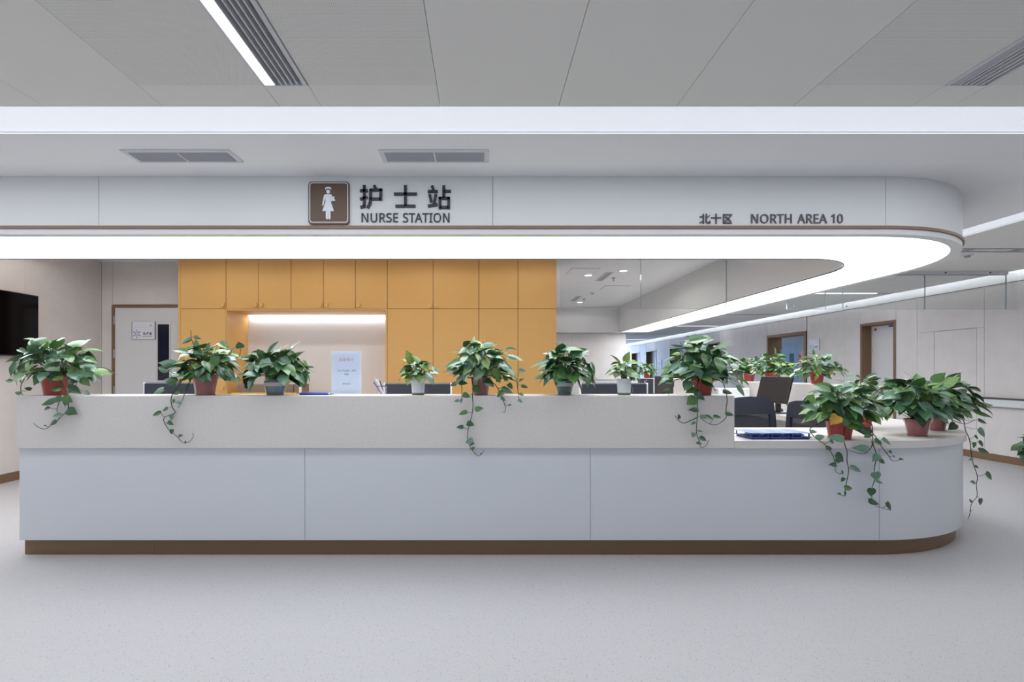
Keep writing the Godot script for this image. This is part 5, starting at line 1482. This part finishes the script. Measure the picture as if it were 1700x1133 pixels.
	add_prism(hs, PackedVector2Array([Vector2(-0.16, 0.0), Vector2(0.16, 0.0), Vector2(0.16, 0.33), Vector2(-0.02, 0.33), Vector2(-0.13, 0.14), Vector2(-0.16, 0.14)]), -0.12, 0.12)
	put(mh, "case", hs.commit(), M.navy)
	for k in 8:
		put(mh, "hole", rbox(Vector3(0.014, 0.018, 0.004), 0.001), M.paper, Vector3(lerpf(-0.075, 0.005, k / 7.0) + (0.02 if k % 2 else 0.0), lerpf(0.13, 0.30, k / 7.0), 0.121))
	bx(mh, "loose_slip", M.paper, 3.12, 3.19, 0.84, 0.865, 9.470, 9.4785, 0.001)

func plants() -> void:
	var normal := [0.34, 0.30, 0.24, 0.10, 0.0, 0.02]
	var pale := [0.02, 0.18, 0.20, 0.38, 0.0, 0.22]
	var y := 1.1026
	plant("trailing pothos in red pot at the left end of the counter", Vector3(-2.994, y, -3.40), "red", 0.088, 0.145, [-0.31, 0.31, 0.415, 0.05, 0.22], 90, [0.07, 0.125], 11, normal, "a")
	plant("pothos in rose pot with tall sprout and long vine, before the orange cabinet edge", Vector3(-1.943, y, -3.40), "rose", 0.083, 0.145, [-0.21, 0.27, 0.375, 0.05, 0.20], 80, [0.075, 0.125], 12, normal, "b")
	plant("bushy pothos in clear bluish vase before the lit niche", Vector3(-1.451, y, -3.40), "vase_blue", 0.076, 0.115, [-0.25, 0.28, 0.355, 0.055, 0.20], 85, [0.085, 0.135], 13, [0.36, 0.32, 0.28, 0.04])
	plant("small pale pothos in plain white pot before the orange cabinets", Vector3(-0.448, y, -3.40), "white", 0.050, 0.115, [-0.145, 0.14, 0.27, 0.09, 0.12], 34, [0.06, 0.10], 14, [0.04, 0.22, 0.42, 0.24, 0.0, 0.08])
	plant("pothos in rose pot with several vines hanging mid counter", Vector3(-0.008, y, -3.40), "rose", 0.072, 0.125, [-0.25, 0.27, 0.39, 0.07, 0.22], 95, [0.07, 0.115], 15, normal, "e")
	plant("pothos with broad upright leaves in teal striped vase at the cabinet corner", Vector3(0.580, y, -3.40), "vase_teal", 0.062, 0.110, [-0.20, 0.26, 0.36, 0.05, 0.19], 70, [0.09, 0.14], 16, [0.36, 0.30, 0.28, 0.06])
	plant("small light green pothos in white pot before the marked monitor", Vector3(0.999, y, -3.40), "white", 0.050, 0.115, [-0.135, 0.11, 0.265, 0.11, 0.11], 26, [0.06, 0.105], 17, [0.0, 0.22, 0.10, 0.46, 0.0, 0.22])
	plant("large trailing pothos in red pot at the right end of the raised ledge", Vector3(1.554, y, -3.40), "red", 0.068, 0.120, [-0.32, 0.31, 0.415, 0.04, 0.23], 105, [0.075, 0.13], 18, normal, "h")
	y = 0.7946
	plant("trailing pothos with one yellow leaf in red pot on the low desk", Vector3(2.522, y, -3.41), "red", 0.086, 0.145, [-0.25, 0.36, 0.40, 0.09, 0.21], 95, [0.065, 0.12], 19, [0.28, 0.34, 0.18, 0.18, 0.0, 0.02], "i")
	plant("leafy pothos in rose pot at the front of the rounded desk end", Vector3(3.205, y, -3.56), "rose", 0.078, 0.125, [-0.30, 0.30, 0.45, 0.09, 0.22], 105, [0.08, 0.14], 20, [0.30, 0.38, 0.20, 0.12])
	plant("pothos at the back of the rounded desk end with vine hanging at right", Vector3(3.667, y, -3.90), "rose", 0.070, 0.115, [-0.25, 0.37, 0.44, 0.10, 0.22], 95, [0.08, 0.14], 21, [0.34, 0.38, 0.18, 0.10], "k")
	plant("small-leaved pothos in red pot hidden behind the others on the desk", Vector3(3.16, y, -4.02), "red", 0.075, 0.13, [-0.26, 0.30, 0.46, 0.10, 0.20], 90, [0.05, 0.09], 22, [0.22, 0.44, 0.12, 0.22])
	y = 1.1226
	var gl := "pothos plants along the side ledge"
	plant("pothos with yellowing leaves in red pot at near end of side ledge", Vector3(3.90, y, -5.63), "red", 0.072, 0.13, [-0.30, 0.32, 0.37, 0.03, 0.22], 95, [0.05, 0.095], 23, [0.20, 0.42, 0.16, 0.16, 0.05, 0.01], "", gl)
	plant("small pale pothos in white pot behind the side monitor", Vector3(3.83, y, -6.10), "white", 0.06, 0.11, [-0.12, 0.14, 0.28, 0.08, 0.10], 40, [0.06, 0.10], 24, pale, "", gl)
	plant("pothos in red pot half hidden by the side monitor", Vector3(3.90, y, -6.52), "red", 0.08, 0.13, [-0.30, 0.26, 0.42, 0.06, 0.18], 90, [0.055, 0.10], 25, [0.18, 0.46, 0.12, 0.22, 0.0, 0.02], "", gl)
	plant("small-leaved pothos in bright red pot further along the side ledge", Vector3(3.92, y, -7.10), "red", 0.08, 0.14, [-0.26, 0.28, 0.36, 0.06, 0.22], 85, [0.05, 0.09], 26, [0.14, 0.48, 0.12, 0.24, 0.0, 0.02], "", gl)
	plant("small distant pothos in orange-red pot on the return at the back", Vector3(3.60, y, -10.55), "red", 0.075, 0.13, [-0.22, 0.26, 0.34, 0.07, 0.2], 60, [0.07, 0.11], 27, [0.10, 0.46, 0.14, 0.28, 0.0, 0.02], "", gl)
	plant("leafy pothos in red pot far along the side ledge", Vector3(3.92, y, -9.3), "red", 0.075, 0.13, [-0.28, 0.28, 0.36, 0.07, 0.2], 60, [0.07, 0.11], 28, [0.12, 0.46, 0.14, 0.26, 0.0, 0.02], "", gl)
	plant("leafy plant on corridor floor peeping in at the right edge", Vector3(7.02, 0.0, -6.05), "red", 0.11, 0.22, [-0.30, 0.16, 0.52, 0.15, 0.25], 60, [0.09, 0.15], 29, [0.5, 0.3, 0.2], "", "floor plants")
